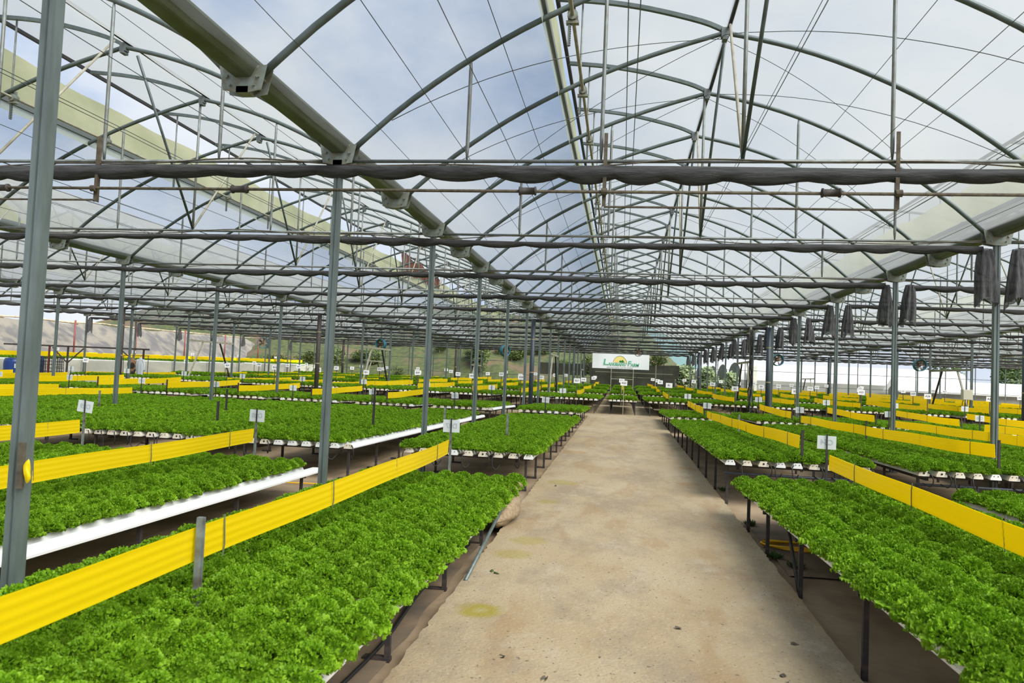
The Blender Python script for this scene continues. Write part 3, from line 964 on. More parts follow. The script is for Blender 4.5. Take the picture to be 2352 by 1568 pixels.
def text_mesh(s, size, m, shear=0.0, extrude=.0004, bold=0.0):
    k = (s, size, m)
    if k not in FONTS:
        cu = bpy.data.curves.new('lettering', 'FONT'); cu.body = s; cu.size = size; cu.align_x = 'CENTER'; cu.align_y = 'CENTER'; cu.extrude = extrude; cu.shear = shear; cu.offset = bold
        o = bpy.data.objects.new('lettering', cu); COL.objects.link(o)
        dg = bpy.context.evaluated_depsgraph_get()
        me = bpy.data.meshes.new_from_object(o.evaluated_get(dg))
        me.name = 'lettering'; me.materials.clear(); me.materials.append(MAT[m])
        bpy.data.objects.remove(o); FONTS[k] = me
    return FONTS[k]


stk_cache = {}


def number_sign(x, y, zb, zc, text, label, away, yaw=0.0, tilt=0.0, m='stake_grey', scale=1.0):
    """Card centre at height zc on a stake from zb; away: lettering faces away from the near end."""
    t = thing('number_sign', label, 'number sign', (x, y, zb), (0, 0, yaw), group='number cards on the tables')
    h = zc - zb
    k = (round(h, 2), m)
    if k not in stk_cache:
        stk_cache[k] = (MB().box((0, 0, (h - .09) / 2), (.026, .022, h - .09)).mesh('stake', m), MB().box((0, 0, h), (.014, .012, .2)).mesh('stake_tip', 'stake_dark'))
    link('stake', stk_cache[k][0], t)
    yo = -.012 if away else .012
    link('stake_tip', stk_cache[k][1], t, (0, 0, 0))
    c = link('card', card_me if away else card_front_me, t, (0, -yo, h), (0, tilt, 0))
    c.scale = (scale, 1, scale)
    tm = text_mesh(text, .085, 'faint_ink' if away else 'ink', bold=.002)
    tx = link('lettering', tm, c, (0, -.0028 if away else -.0025, 0), (PI / 2, 0, PI if away else 0))
    return t


TZ = .155      # tape centre above channel top
# nearest row, left: three tapes
Lnames = {0: 'D27', 1: 'D28', 2: 'D29'}
for i, (xn, xf) in enumerate(((-2.16, -2.08), (-4.62, -4.66), (-6.95, -7.12))):
    B = BEDS['L%da' % (i + 1)]
    tape(xn, 1.4, .72, xf, 9.1, .735, 'yellow sticky tape stretched low along the %s table left of the path, nearest row' % ORD[i], w=.175)
    number_sign(xf, 9.18, gz(9.2) + DIRT, .985, Lnames[i], 'white card %s seen from behind, at the far end of the %s nearest left table' % (Lnames[i], ORD[i]), True, (0, -.05, .1)[i], (0, .02, .12)[i])
stake(-2.10, 3.60, .36, .86, 'grey stake with split top holding the nearest left yellow tape')
stake(-4.66, 3.3, .3, .85, 'stake holding the yellow tape on the second nearest left table')
# nearest row, right
tape(2.40, 9.15, .80, 2.46, 1.6, .80, 'yellow sticky tape along the nearest right table, starting at card C54', w=.17)
number_sign(2.38, 9.2, gz(9.2) + DIRT, 1.025, 'C54', 'white card C54 seen from behind at the nearest right table', True, 0, 0.02, 'stake_dark')
tape(4.85, 9.0, .80, 4.9, 2.0, .80, 'yellow sticky tape along the second table right of the path in the nearest row', w=.17)
# second row
NUM2 = {'L1': 'D1', 'L2': 'D2', 'L3': 'D3', 'L4': 'D4', 'L5': 'D5'}
for side, cols in (('L', LC), ('R', RC)):
    for ci, (c, xs) in enumerate(cols):
        k = c + 'b'
        if k not in BEDS: continue
        B = BEDS[k]; cx = B['cx']; s = SIDE[side]
        lbl = '%s %s table of the second row' % (ORD[ci], s)
        has = side == 'R' or ci >= 5
        if has:
            tape(cx - .05, 20.6, B['zb'] + (.27 if side == 'L' else .34), cx + .05, 10.5, B['za'] + (.30 if side == 'L' else .345), 'yellow sticky tape along the ' + lbl, w=.175)
            if seen([(cx, 10.5, .8)], 0):
                stake(cx + .07, 10.42, B['za'] - .05, B['za'] + .50, 'dark stake at the near end of the tape, ' + lbl, 'stake_dark')
            stake(cx + .02, 15.5, (B['za'] + B['zb']) / 2 - .05, (B['za'] + B['zb']) / 2 + .52, 'stake midway along the tape of the ' + lbl, 'stake_dark' if ci % 2 else 'stake_grey')
        number_sign(cx, 20.95, gz(20.95) + DIRT, 1.0 if side == 'L' else 1.05, 'D%d' % (ci + 14) if side == 'L' else 'C%d' % (53 - ci), 'white card seen from behind on the ' + lbl, True, .25 * (hash01(c, 9) - .5), .16 * (hash01(c, 3) - .5), 'stake_dark')
# bare stakes on the left second row
for q, (x, y, zt, d) in enumerate(((-1.86, 12.4, 1.0, 'stake_grey'), (-2.55, 11.2, .96, 'stake_grey'), (-4.35, 12.9, 1.33, 'stake_dark'), (-3.55, 15.0, .95, 'stake_grey'), (-6.75, 11.9, 1.0, 'stake_dark'), (-8.6, 15.5, 1.08, 'stake_dark'), (-11.0, 14.6, .95, 'stake_grey'))):
    stake(x, y, .48, zt, 'bare %s stake among the left second-row lettuce, %s from the path' % ('dark' if d == 'stake_dark' else 'grey', ORD[q]), d, .05 * (hash01(q) - .3))
# third row
for side, cols in (('L', LC), ('R', RC)):
    for ci, (c, xs) in enumerate(cols):
        k = c + 'c'
        if k not in BEDS: continue
        B = BEDS[k]; cx = B['cx']; s = SIDE[side]
        lbl = '%s %s table of the third row' % (ORD[ci], s)
        if side == 'R' or ci >= 2:
            tape(cx, 26.9, B['zb'] + .42, cx + .04, 22.2, B['za'] + .28, 'yellow sticky tape along the ' + lbl, w=.19)
            stake(cx + .06, 22.15, B['za'] - .05, B['za'] + .46, 'dark stake at the near end of the tape, ' + lbl, 'stake_dark')
        number_sign(cx, 27.05, gz(27) + DIRT, 1.17, 'D%d' % (ci + 1) if side == 'L' else 'C%d' % (ci + 27), 'small white card on the ' + lbl, True, .3 * (hash01(c, 5) - .5), .1 * (hash01(c, 6) - .5), 'stake_dark', scale=1.1)
# past the cross path: cards facing the path
for ri, (ya, yb) in enumerate(FAR_ROWS):
    for cols, S in ((LC2, 'L'), (RC2, 'R')):
        for ci, (c, xs) in enumerate(cols):
            k = '%sd%d' % (c, ri)
            if k not in BEDS: continue
            B = BEDS[k]; cx = B['cx']; s = SIDE[S]
            lbl = '%s %s table, %s row past the cross path' % (ORD[ci], s, ORD[ri])
            if S == 'L' and ri == 0 and ci in (8, 9):
                continue
            lo = .12 if (S == 'L' and ci >= 5) else .25
            sx_ = cx + .3 * (hash01(k) - .5)
            tape(sx_ + .012, ya + .0, B['za'] + lo, cx, yb - .1, B['zb'] + lo + .10, 'yellow sticky tape along the ' + lbl, w=.19, ties=ri == 0, share=('far', round(sx_ - cx, 2)))
            num = ('B%d' % (27 + ci + ri * 3)) if S == 'L' else ('A%d' % (20 + ci)) if ci > 2 else 'B%d' % (1 + ci + ri)
            number_sign(sx_, ya - .01, gz(ya) + DIRT, gz(ya) + 1.16 + .1 * hash01(k, 1), num, 'white card facing the path on the ' + lbl, False, .2 * (hash01(k, 2) - .5), .1 * (hash01(k, 3) - .5), 'rust_angle', 1.15)
    B = BEDS['M%d' % ri]
    if ri < 2:
        number_sign(.08 - .08 * ri, ya - .04, gz(ya) + DIRT, gz(ya) + 1.20, 'A50' if ri == 0 else 'A51', 'white number card on a pale stake at the %s' % ('front of the central table' if ri == 0 else 'front of the second central table'), False, 0, .03, 'pale_paint', 1.2)
        tape(.08 - .08 * ri + .012, ya, B['za'] + .36, .1, yb - .1, B['zb'] + .44, 'yellow sticky tape seen end-on over the %s central table' % ORD[ri], w=.22, ties=False, share=('mid', ri))

# ------------------------------------------------------------------ lettuce
def lettuce_mesh(seed):
    """A tightly curled head: a dome of small folded frills over a skirt of wider wavy leaves."""
    rnd = random.Random(seed); b = MB()

    def leaf(base, out, up, l, w, curl, nu, nv, fr, amp, jit):
        side = out.cross(up).normalized(); ph = rnd.random() * 6; vs = []
        for i in range(nu + 1):
            u = i / nu
            for j in range(nv + 1):
                q = (j / nv - .5) * 2
                wv = amp * u ** 1.3 * math.sin(q * fr * PI + ph + 1.3 * u)
                p = base + out * (l * u * (1 - .22 * q * q)) + up * (l * curl * u * (1 - .8 * u) + wv) + side * (q * w * .5 * (.35 + .65 * u ** .7))
                p = p + Vector((rnd.uniform(-1, 1), rnd.uniform(-1, 1), rnd.uniform(-1, 1))) * (jit * u)
                vs.append(p)
        w_ = nv + 1
        b.add(vs, [(i * w_ + j, i * w_ + j + 1, (i + 1) * w_ + j + 1, (i + 1) * w_ + j) for i in range(nu) for j in range(nv)])
    for k in range(9):
        az = 2 * PI * k / 9 + rnd.uniform(-.2, .2); e = rnd.uniform(.05, .35)
        out = Vector((math.cos(az) * math.cos(e), math.sin(az) * math.cos(e), math.sin(e))); up = Vector((-math.cos(az) * math.sin(e), -math.sin(az) * math.sin(e), math.cos(e)))
        leaf(Vector((0, 0, .012)), out, up, rnd.uniform(.10, .125), .095, .3, 4, 9, 4.5, .013, .004)
    N = 420
    for k in range(N):
        t_ = (k + .5) / N
        el = math.asin(min(1, 1 - t_ * .97)); az = k * 2.39996 + rnd.uniform(-.3, .3)
        R_ = rnd.uniform(.82, 1.06) * (1 + .10 * math.sin(3 * az + seed) * math.cos(el))
        d = Vector((math.cos(az) * math.cos(el), math.sin(az) * math.cos(el), math.sin(el)))
        c = Vector((d.x * .097 * R_, d.y * .097 * R_, .020 + d.z * .090 * R_))
        out = (d + Vector((rnd.uniform(-1, 1), rnd.uniform(-1, 1), rnd.uniform(-.3, 1.1))) * .65).normalized()
        up = out.orthogonal().normalized(); a_ = rnd.random() * 6
        up = (Matrix.Rotation(a_, 3, out) @ up)
        leaf(c - out * .010, out, up, rnd.uniform(.0125, .0195), rnd.uniform(.014, .0215), rnd.uniform(-.5, .9), 2, 3, rnd.uniform(1.2, 1.8), .006, .0025)
    return b.mesh('lettuce_plant', 'lettuce', False)


LET = [lettuce_mesh(s) for s in range(5)]
PS = 1.15
for i in range(6):
    for q in range(28):
        for j in range(7):
            ya = 28.5 + i * 6.1
            PLANTS.append(((-28.75 - .66 + j * .19 + random.uniform(-.02, .02), ya + .1 + q * .2, gz(ya) + .98 + .15), random.uniform(.9, 1.1), 'terrace', j, q))
near = []
for i, (P, s, key, ch, q) in enumerate(PLANTS):
    if key in ('L1a', 'R1a') and seen([P], 40, 60):
        near.append((Vector(P).length, i))
near.sort()
near = [i for d, i in near[:300]]
nearset = set(near)
for i in near:
    P, s, key, ch, q = PLANTS[i]
    nn = sum(1 for j in ())
    total = max(qq for (_, _, kk, cc, qq) in PLANTS[max(0, i - 80):i + 80] if kk == key and cc == ch)
    side = 'left' if key[0] == 'L' else 'right'
    o = link('lettuce_plant', LET[i % 5], None, P, (random.uniform(-.12, .12), random.uniform(-.12, .12), random.uniform(0, 6.28)))
    o.scale = (s * PS, s * PS, s * PS * random.uniform(.9, 1.1))
    tag(o, 'curly lettuce, nearest %s table, %s channel from the path, %s from far end' % (side, ORD[ch], ordw(total - q)), 'lettuce', 'lettuces nearest the camera on the %s table' % side)
rest = [p for i, p in enumerate(PLANTS) if i not in nearset and (p[2][-1] == 'a' or seen([p[0]], 600, 500))]
pm = bpy.data.meshes.new('lettuce_crop')
pm.vertices.add(len(rest))
pm.vertices.foreach_set('co', [c for p in rest for c in p[0]])
for nm_, ty_ in (('rot', 'FLOAT_VECTOR'), ('scl', 'FLOAT_VECTOR'), ('idx', 'INT')):
    pm.attributes.new(nm_, ty_, 'POINT')
rnd = random.Random(11)
pm.attributes['rot'].data.foreach_set('vector', [c for p in rest for c in (rnd.uniform(-.12, .12), rnd.uniform(-.12, .12), rnd.uniform(0, 6.28))])
sv = []
for p in rest:
    s = p[1] * PS; sv += [s, s, s * rnd.uniform(.9, 1.1)]
pm.attributes['scl'].data.foreach_set('vector', sv)
pm.attributes['idx'].data.foreach_set('value', [rnd.randrange(5) for p in rest])
crop = tag(link('lettuce_crop', pm), 'mass of curly green lettuce covering the farther growing tables', 'lettuce', kind='stuff')
pm.materials.append(MAT['lettuce'])
srcs = {}
for o in bpy.data.objects:
    if o.name.startswith('lettuce_plant') and o.data in LET and o.data.name not in srcs:
        srcs[o.data.name] = o
ng = bpy.data.node_groups.new('lettuce_scatter', 'GeometryNodeTree')
ng.interface.new_socket('Geometry', in_out='INPUT', socket_type='NodeSocketGeometry'); ng.interface.new_socket('Geometry', in_out='OUTPUT', socket_type='NodeSocketGeometry')
gn, gl = ng.nodes, ng.links
gi_, go_ = gn.new('NodeGroupInput'), gn.new('NodeGroupOutput')
g2i = gn.new('GeometryNodeGeometryToInstance')
for nm_, o in sorted(srcs.items(), reverse=True):
    oi = gn.new('GeometryNodeObjectInfo'); oi.inputs['Object'].default_value = o; oi.inputs['As Instance'].default_value = True; oi.transform_space = 'ORIGINAL'
    gl.new(oi.outputs['Geometry'], g2i.inputs[0])
iop = gn.new('GeometryNodeInstanceOnPoints'); iop.inputs['Pick Instance'].default_value = True
def attr(nm_, ty):
    a = gn.new('GeometryNodeInputNamedAttribute'); a.data_type = ty; a.inputs['Name'].default_value = nm_; return a.outputs['Attribute']
e2r = gn.new('FunctionNodeEulerToRotation')
gl.new(attr('rot', 'FLOAT_VECTOR'), e2r.inputs[0]); gl.new(e2r.outputs[0], iop.inputs['Rotation'])
gl.new(attr('scl', 'FLOAT_VECTOR'), iop.inputs['Scale']); gl.new(attr('idx', 'INT'), iop.inputs['Instance Index'])
gl.new(gi_.outputs[0], iop.inputs['Points']); gl.new(g2i.outputs[0], iop.inputs['Instance']); gl.new(iop.outputs[0], go_.inputs[0])
md = crop.modifiers.new('scatter', 'NODES'); md.node_group = ng

# ------------------------------------------------------------------ fans
def fan(x, y, z, label, yaw=0.0, col='fan_blue'):
    t = thing('circulation_fan', label, 'fan', (x, y, z), (0, 0, yaw))
    b = MB(); N = 24
    prof = [(-.10, .27), (-.11, .255), (-.05, .235), (.10, .235), (.11, .255), (.10, .27)]
    vs = [(math.cos(2 * PI * i / N) * r, yy, math.sin(2 * PI * i / N) * r) for i in range(N) for yy, r in prof]
    n = len(prof)
    fs = [(i * n + j, i * n + (j + 1) % n, ((i + 1) % N) * n + (j + 1) % n, ((i + 1) % N) * n + j) for i in range(N) for j in range(n)]
    link('housing', b.add(vs, fs).mesh('housing', col, True), t)
    link('motor', MB().tube([(0, .0, 0), (0, .14, 0)], .07, 12).mesh('motor', 'fan_blade', True), t)
    for q in range(5):
        a = 2 * PI * q / 5
        bb = MB()
        bb.grid(lambda u, v: (math.cos(a + (v - .5) * .75 * (1 - .3 * u)) * (.05 + .17 * u), -.03 + (v - .5) * .07, math.sin(a + (v - .5) * .75 * (1 - .3 * u)) * (.05 + .17 * u)), 3, 3)
        link('blade', bb.mesh('blade', 'fan_blade', True), t)
    h = TIE_Z - z
    link('hanger', MB().tube([(0, 0, .22), (0, 0, h)], .014).tube([(-.16, 0, .24), (.16, 0, .24)], .012).mesh('hanger', 'dark_steel'), t)
    return t


fan(-17.9, 35.47, 2.74, 'blue circulation fan hung in front of the hillside, leftmost of the fans', .5)
fan(-11.75, 35.47, 2.88, 'dark blue circulation fan hung beside the slanted brace frame left of the path', -.3)
fan(-5.58, 35.47, 2.80, 'bright blue circulation fan nearest the left side of the far banner', .9)
fan(6.95, 35.47, 2.85, 'blue round circulation fan just right of the thick downpipe', .25)
fan(13.0, 35.47, 2.86, 'teal circulation fan facing the camera, rightmost of the fans', .15)
fan(.95, 47.47, 3.42, 'small dark green fan hung just above the white banner', 0, 'dark_steel')

# ------------------------------------------------------------------ far end wall, banner, surroundings
WY = 60.0
b = MB()
for i in range(int((33 + 27.7) / 2.06) + 1):
    X = -27.7 + i * 2.06
    b.box((X, WY, (gz(WY) + 3.8) / 2), (.05, .05, 3.8 - gz(WY)))
for z in (1.72, 2.78, 3.76):
    b.box((2.5, WY, z), (60.5, .035, .035))
tag(link('wall_back', b.mesh('wall_back', 'tube_steel')), 'open back wall of slim posts and rails', 'wall', kind='structure')
b = MB()
for (x0, x1, z0, z1) in ((-2.6, 4.4, 1.9, 2.95), (-2.5, 4.1, .66, 1.95)):
    def sf(u, v, x0=x0, x1=x1, z0=z0, z1=z1):
        X = x0 + (x1 - x0) * u
        return (X, WY - .1 + .04 * math.sin(X * 3) * math.sin(v * 3), z0 + (z1 - z0) * v - .08 * math.sin(PI * u) * v)
    b.grid(sf, 30, 4)
tag(link('shade_curtain', b.mesh('shade_curtain', 'shade_wall', True)), 'dark shade cloth hung across the back wall below the banner', 'curtain')
b = MB()
def sf2(u, v):
    X = -6.6 + 3.8 * u
    return (X, WY - .03 + .02 * math.sin(X * 4), 1.85 + .95 * v - .06 * math.sin(PI * u) * v)
tag(link('shade_curtain', b.grid(sf2, 20, 4).mesh('shade_curtain', 'shade_wall', True)), 'loose dark shade cloth on the back wall left of the banner', 'curtain')
df = thing('door_frame', 'pale steel door frame in the dark back curtain under the banner', 'door frame', (0, WY - .35, gz(WY) + DIRT))
for X in (-.85, .87, 2.6):
    link('jamb', MB().box((X, 0, 1.15), (.055, .055, 2.3)).mesh('jamb', 'pale_paint'), df)
link('lintel', MB().box((0, 0, 1.1), (1.7, .05, .05)).mesh('lintel', 'pale_paint'), df)
link('rail', MB().box((.9, 0.03, 1.62), (6.0, .03, .03)).mesh('rail', 'pale_paint'), df)
# doorway contents: dim grey view through
# banner
bn = thing('hanging_banner', 'white banner with green farm lettering and hill logo hung across the far end', 'banner', (-.135, 55.42, 2.985))
BW, BH = 4.11, 1.085
link('panel', MB().box((0, 0, 0), (BW, .03, BH)).mesh('panel', 'sign_white'), bn)
link('hanger', MB().tube([(-1.8, 0, BH / 2), (-1.8, .03, .835)], .012).tube([(1.8, 0, BH / 2), (1.8, .03, .835)], .012).mesh('hanger', 'thin_steel'), bn)
lg = link('logo_disc', MB().grid(lambda u, v: ((.50 * u) * math.cos(PI * v) - .05, -.017, -.17 + .57 * u * math.sin(PI * v)), 4, 24).mesh('logo_disc', 'sign_yellow'), bn)
arc = [(.50 * math.cos(PI * i / 24 * 1.06 - .02) - .05, -.02, -.19 + .59 * math.sin(PI * i / 24 * 1.06 - .02)) for i in range(25)]
link('logo_arc', MB().tube(arc, .012, 6).mesh('logo_arc', 'sign_navy'), bn)
def poly(pts, y):
    return MB().add([(x, y, z) for x, z in pts] + [(x, y + .004, z) for x, z in pts], [tuple(range(len(pts))), tuple(range(2 * len(pts) - 1, len(pts) - 1, -1))])
link('logo_hills', poly([(-.14, -.03), (-.02, .10), (.05, .04), (.14, .13), (.40, -.20), (.05, -.20), (-.02, -.08)], -.024).mesh('logo_hills', 'sign_green'), bn)
link('logo_flower', poly([(-.28 + .15 * math.cos(a * PI / 8) * (1 + .12 * (a % 2)), -.12 + .085 * math.sin(a * PI / 8) * (1 + .12 * (a % 2))) for a in range(16)], -.026).mesh('logo_flower', 'sign_orange'), bn)
for (s, size, x, z, mm) in (('L', .62, -1.10, -.09, 'sign_mint'), ('ANGBIANG', .31, -.26, -.215, 'sign_mint'), ('F', .50, .62, -.14, 'sign_mint'), ('ARM', .31, 1.02, -.235, 'sign_mint')):
    tmx = text_mesh(s, size, mm, .12, .002, .007)
    o = link('lettering', tmx, bn, (x, -.032, z), (PI / 2, 0, 0))
    halo = link('letter_outline', text_mesh(s, size, 'sign_white', .12, .001, .03), bn, (x, -.029, z), (PI / 2, 0, 0))
    xs_ = [v.co.x for v in tmx.vertices]; w0 = max(xs_) - min(xs_)
    want = {'L': .34, 'ANGBIANG': 1.28, 'F': .26, 'ARM': .62}[s]
    o.scale = (want / w0, 1, 1); halo.scale = (want / w0, 1, 1)
o = link('lettering', text_mesh('GIEO CHAT LUONG - GAT YEU THUONG', .10, 'sign_navy'), bn, (-.05, -.032, -.46), (PI / 2, 0, 0))
link('trademark', text_mesh('R', .06, 'sign_navy'), bn, (1.32, -.032, -.10), (PI / 2, 0, 0))

# left: raised terrace with a translucent skirt, tarp bank behind
b = MB()
def tw(u, v):
    Y = 28.5 + 38 * u
    return (-27.95 + .03 * math.sin(Y * 2.2), Y, gz(Y) + DIRT + 1.16 * v)
tag(link('terrace_skirt', b.grid(tw, 120, 3).mesh('terrace_skirt', 'terrace_film', True)), 'cloudy plastic skirt wall along the raised terrace on the left', 'plastic wall')
b = MB().grid(lambda u, v: (-28.0 - 7.0 * v, 22 + 50 * u, gz(22 + 50 * u) + .98), 40, 2)
b.grid(lambda u, v: (-28.0, 22 + 50 * u, gz(22 + 50 * u) - .2 + 1.18 * v), 40, 1)
tag(link('floor_terrace', b.mesh('floor_terrace', 'dirt')), 'raised earth terrace left of the greenhouse', 'terrace', kind='structure')
cnt = 0
for i in range(6):
    ya = 28.5 + i * 6.1
    for j in range(2):
        X = -28.75 - j * 1.9
        if not seen([(X, ya + 3, 1.6)], 60):
            continue
        key = 'T%d%d' % (i, j)
        zg = gz(ya) + .98
        t = thing('growing_table', 'lettuce table on the raised left terrace, %s along in the %s line' % (ORD[i], 'front' if j == 0 else 'back'), 'growing table', (X, ya, zg))
        bb = MB()
        for q in range(8):
            bb.prism([(u + q * .19 - .66, v + .10) for u, v in chprof], 'y', 0, 5.6)
        link('growing_channels', bb.mesh('growing_channels', 'white_pvc'), t)
        fb = MB()
        for yy in (.3, 2.8, 5.3):
            fb.box((0, yy, .08), (1.5, .04, .04))
            for sx in (-.7, .7):
                fb.box((sx, yy, .03), (.035, .035, .08))
        link('frame', fb.mesh('frame', 'leg_paint'), t)
        pv = []
        tape(X, ya, zg + .36, X, ya + 5.7, zg + .43, 'yellow sticky tape on the raised left terrace, %s along in the %s line' % (ORD[i], 'front' if j == 0 else 'back'), w=.24, ties=False, share='terrace')
        if j == 0:
            number_sign(X + .2, ya - .05, zg - .02, zg + .62, 'E%d' % (i + 1), 'white number card on the edge of the raised left terrace, %s along' % ORD[i], False, 0, .03, 'rust_angle')

b = MB()
def tarpf(u, v):
    Y = 26 + 46 * u; h = gz(Y) + .95 + 2.5 * v
    x = -35 - 3.2 * v + .25 * math.sin(Y * .7 + v * 3) + .12 * math.sin(Y * 2.3 + 7 * v)
    return (x, Y, h + .10 * math.sin(Y * 1.3) * v)
tag(link('tarp_bank', b.grid(tarpf, 140, 14).mesh('tarp_bank', 'tarp_grey', True)), 'steep bank covered by grey-brown sheeting behind the left terrace', 'bank', kind='structure')
for q in range(7):
    Y = 29 + q * 6.0
    zt = gz(Y) + 3.35
    tag(link('bamboo_rail', MB().tube([(-35.6, Y - 3.6, gz(Y - 3.6) + 3.3 + .1 * hash01(q)), (-35.6, Y, zt + .12 * hash01(q, 1)), (-35.5, Y + 3.6, gz(Y + 3.6) + 3.25 + .15 * hash01(q, 2))], .05, 6).mesh('bamboo_rail', 'bamboo', True)), 'pale bamboo rail along the top of the sheeted bank, %s from the front' % ORD[q], 'pole', 'bamboo rails on the bank')
    tag(link('red_post', MB().tube([(-34.0, Y + 1.5, gz(Y) + .9), (-34.0, Y + 1.5, zt + .1)], .05, 6).mesh('red_post', 'red_paint', True)), 'dark red post at the foot of the sheeted bank, %s from the front' % ORD[q], 'post', 'red posts on the terrace')

# back hill
b = MB()
def hillf(u, v):
    X = -62 + 78 * u; d = v
    Y = 63.5 + 26 * v + .035 * max(0, -X - 20) * 2
    n = math.sin(X * .35 + 2 * v) * .35 + math.sin(X * .9 + 5 * v) * .2 + math.sin(X * 2.3 + 11 * v) * .1
    top = 9.0 if X < 0 else max(2.0, 9.0 - X * .9)
    return (X, Y, gz(63) + DIRT - .1 + top * (v ** .8) + n * min(1, 4 * v))
tag(link('hillside', b.grid(hillf, 130, 30).mesh('hillside', 'hill_grass', True)), 'green and brown grassy hillside behind the greenhouse', 'hill', kind='structure')
b = MB()
def mtn(u, v):
    a = -.6 + 1.2 * u
    r = 420
    hgt = 7 + 34 * math.exp(-((a - .03) / .07) ** 2) + 6 * math.sin(a * 40) + 3 * math.sin(a * 93)
    return (math.sin(a) * (r + 80 * (1 - v)), math.cos(a) * (r + 80 * (1 - v)), -3 + hgt * (1 - abs(2 * v - 1)))
tag(link('mountain', b.grid(mtn, 120, 6).mesh('mountain', 'mountain_green', True)), 'hazy dark mountain far behind the greenhouse', 'mountain', kind='structure')


def leaf_cluster(seed, rx, ry, rz, n, size):
    rnd = random.Random(seed); b = MB()
    blobs = [(rnd.uniform(-.5, .5) * rx, rnd.uniform(-.5, .5) * ry, rnd.uniform(-.35, .6) * rz, rnd.uniform(.4, .7)) for _ in range(9)]
    for _ in range(n):
        bx, by, bz, br_ = rnd.choice(blobs)
        th, ph = rnd.uniform(0, 2 * PI), math.acos(rnd.uniform(-1, 1)); rr = br_ * rnd.uniform(.6, 1.05)
        c = Vector((bx + rx * rr * math.sin(ph) * math.cos(th), by + ry * rr * math.sin(ph) * math.sin(th), bz + rz * rr * math.cos(ph)))
        a = Vector((rnd.uniform(-1, 1), rnd.uniform(-1, 1), rnd.uniform(-.6, .6))).normalized(); d = a.orthogonal().normalized()
        s = size * rnd.uniform(.6, 1.3)
        b.add([c - a * s, c + d * s * .5, c + a * s, c - d * s * .5], [(0, 1, 2, 3)])
    return b


SHR = [leaf_cluster(s, 1.1, .9, .9, 700, .10).mesh('foliage', 'shrub_leaf') for s in range(3)]
stem_me = MB().tube([(0, 0, -.9), (.05, 0, .2)], [.05, .03], 6).mesh('stem', 'bark')
rnd = random.Random(5)
for q in range(34):
    X = -34 + q * 1.12 + rnd.uniform(-.4, .4); v = rnd.uniform(0.02, .45)
    Y = 63.5 + 26 * v + .035 * max(0, -X - 20) * 2
    z = hillf((X + 62) / 78, v)[2]
    t = thing('hill_shrub', 'loose green shrub on the hillside behind the back wall, %s from the left' % ordw(q), 'shrub', (X, Y, z + .45), group='shrubs on the hillside')
    s = rnd.uniform(.7, 1.25); t.scale = (s, s, s * rnd.uniform(.7, 1.1))
    link('foliage', SHR[q % 3], t, (0, 0, 0), (0, 0, rnd.uniform(0, 6))); link('stem', stem_me, t)


def tree(x, y, h, r, seed, label, m='tree_leaf'):
    zb = gz(min(y, 75)) + DIRT
    t = thing('tree', label, 'tree', (x, y, zb), group='trees beyond the greenhouse')
    link('trunk', MB().tube(smooth_path([(0, 0, -.2), (.1, 0, h * .35), (-.05, .05, h * .7)], 3), [.16] * 4 + [.1] * 3, 8).mesh('trunk', 'bark', True), t)
    link('crown', leaf_cluster(seed, r, r, h * .42, 2200, .17).mesh('crown', m), t, (0, 0, h * .58))
tree(-12.6, 66, 4.6, 1.0, 3, 'slim pale-trunked tree against the hillside left of the path', 'shrub_leaf')
for q, (x, y, h, r) in enumerate(((31.5, 67, 5.2, 1.9), (36, 70, 6.5, 2.4), (41.5, 73, 6, 2.4), (31.5, 80, 7, 2.4))):
    tree(x, y, h, r, 30 + q, 'dark leafy tree beyond the right end of the white greenhouses, %s from the left' % ORD[q])
for q, (x, y, h, r) in enumerate(((5.0, 64.5, 2.6, .95), (7.0, 64.0, 2.2, .85), (8.7, 64.2, 1.9, .8))):
    tree(x, y, h, r, 50 + q, 'pale green bush behind the back wall right of the banner, %s from the left' % ORD[q], 'pale_leaf')

# neighbouring greenhouses
for q in range(9):
    ya = 66 + q * 8.2; yb = ya + 8.0; zg = gz(75) + DIRT
    t = thing('tunnel_house', 'white arched plastic tunnel house beyond the right side, %s back' % ORD[q], 'greenhouse', (10.0, ya, 0), group='neighbouring tunnel houses')
    Lx = 18.0
    arcp = [((yb - ya) / 2 - (yb - ya) / 2 * math.cos(PI * i / 16), 2.1 + 1.55 * math.sin(PI * i / 16) ** .8) for i in range(17)]
    link('roof', MB().grid(lambda u, v: (Lx * u, arcp[int(round(v * 16))][0], arcp[int(round(v * 16))][1]), 10, 16).mesh('roof', 'neighbour_film', True), t)
    wl_ = MB().box((Lx / 2, .02, (zg + 2.1) / 2), (Lx, .03, 2.1 - zg))
    link('side_wall', wl_.mesh('side_wall', 'neighbour_wall'), t)
    n = len(arcp)
    gb = MB().add([(0.02, y, z) for y, z in arcp] + [(0.02, y, zg) for y, z in arcp], [(i, i + 1, n + i + 1, n + i) for i in range(n - 1)])
    gb.add([(0.08, y, z) for y, z in arcp] + [(0.08, y, zg) for y, z in arcp], [(i, i + 1, n + i + 1, n + i) for i in range(n - 1)])
    link('gable', gb.mesh('gable', 'neighbour_wall'), t)
    if q == 0:
        link('corner_panel', MB().box((.9, -.15, 1.7), (.75, .12, 3.2)).mesh('corner_panel', 'terrace_film'), t)
zg = gz(62) + DIRT
t = thing('gable_house', 'small white gabled plastic house in front of the right tunnel houses', 'greenhouse', (21.6, 62.6, zg))
link('roof', MB().add([(-.3, -.4, 1.05), (10, -.4, 1.05), (10, 1.4, 2.0), (-.3, 1.4, 2.0), (10, 3.2, 1.05), (-.3, 3.2, 1.05), (-.3, -.4, 1.0), (10, -.4, 1.0)], [(0, 1, 2, 3), (3, 2, 4, 5), (0, 6, 7, 1)]).mesh('roof', 'neighbour_film'), t)
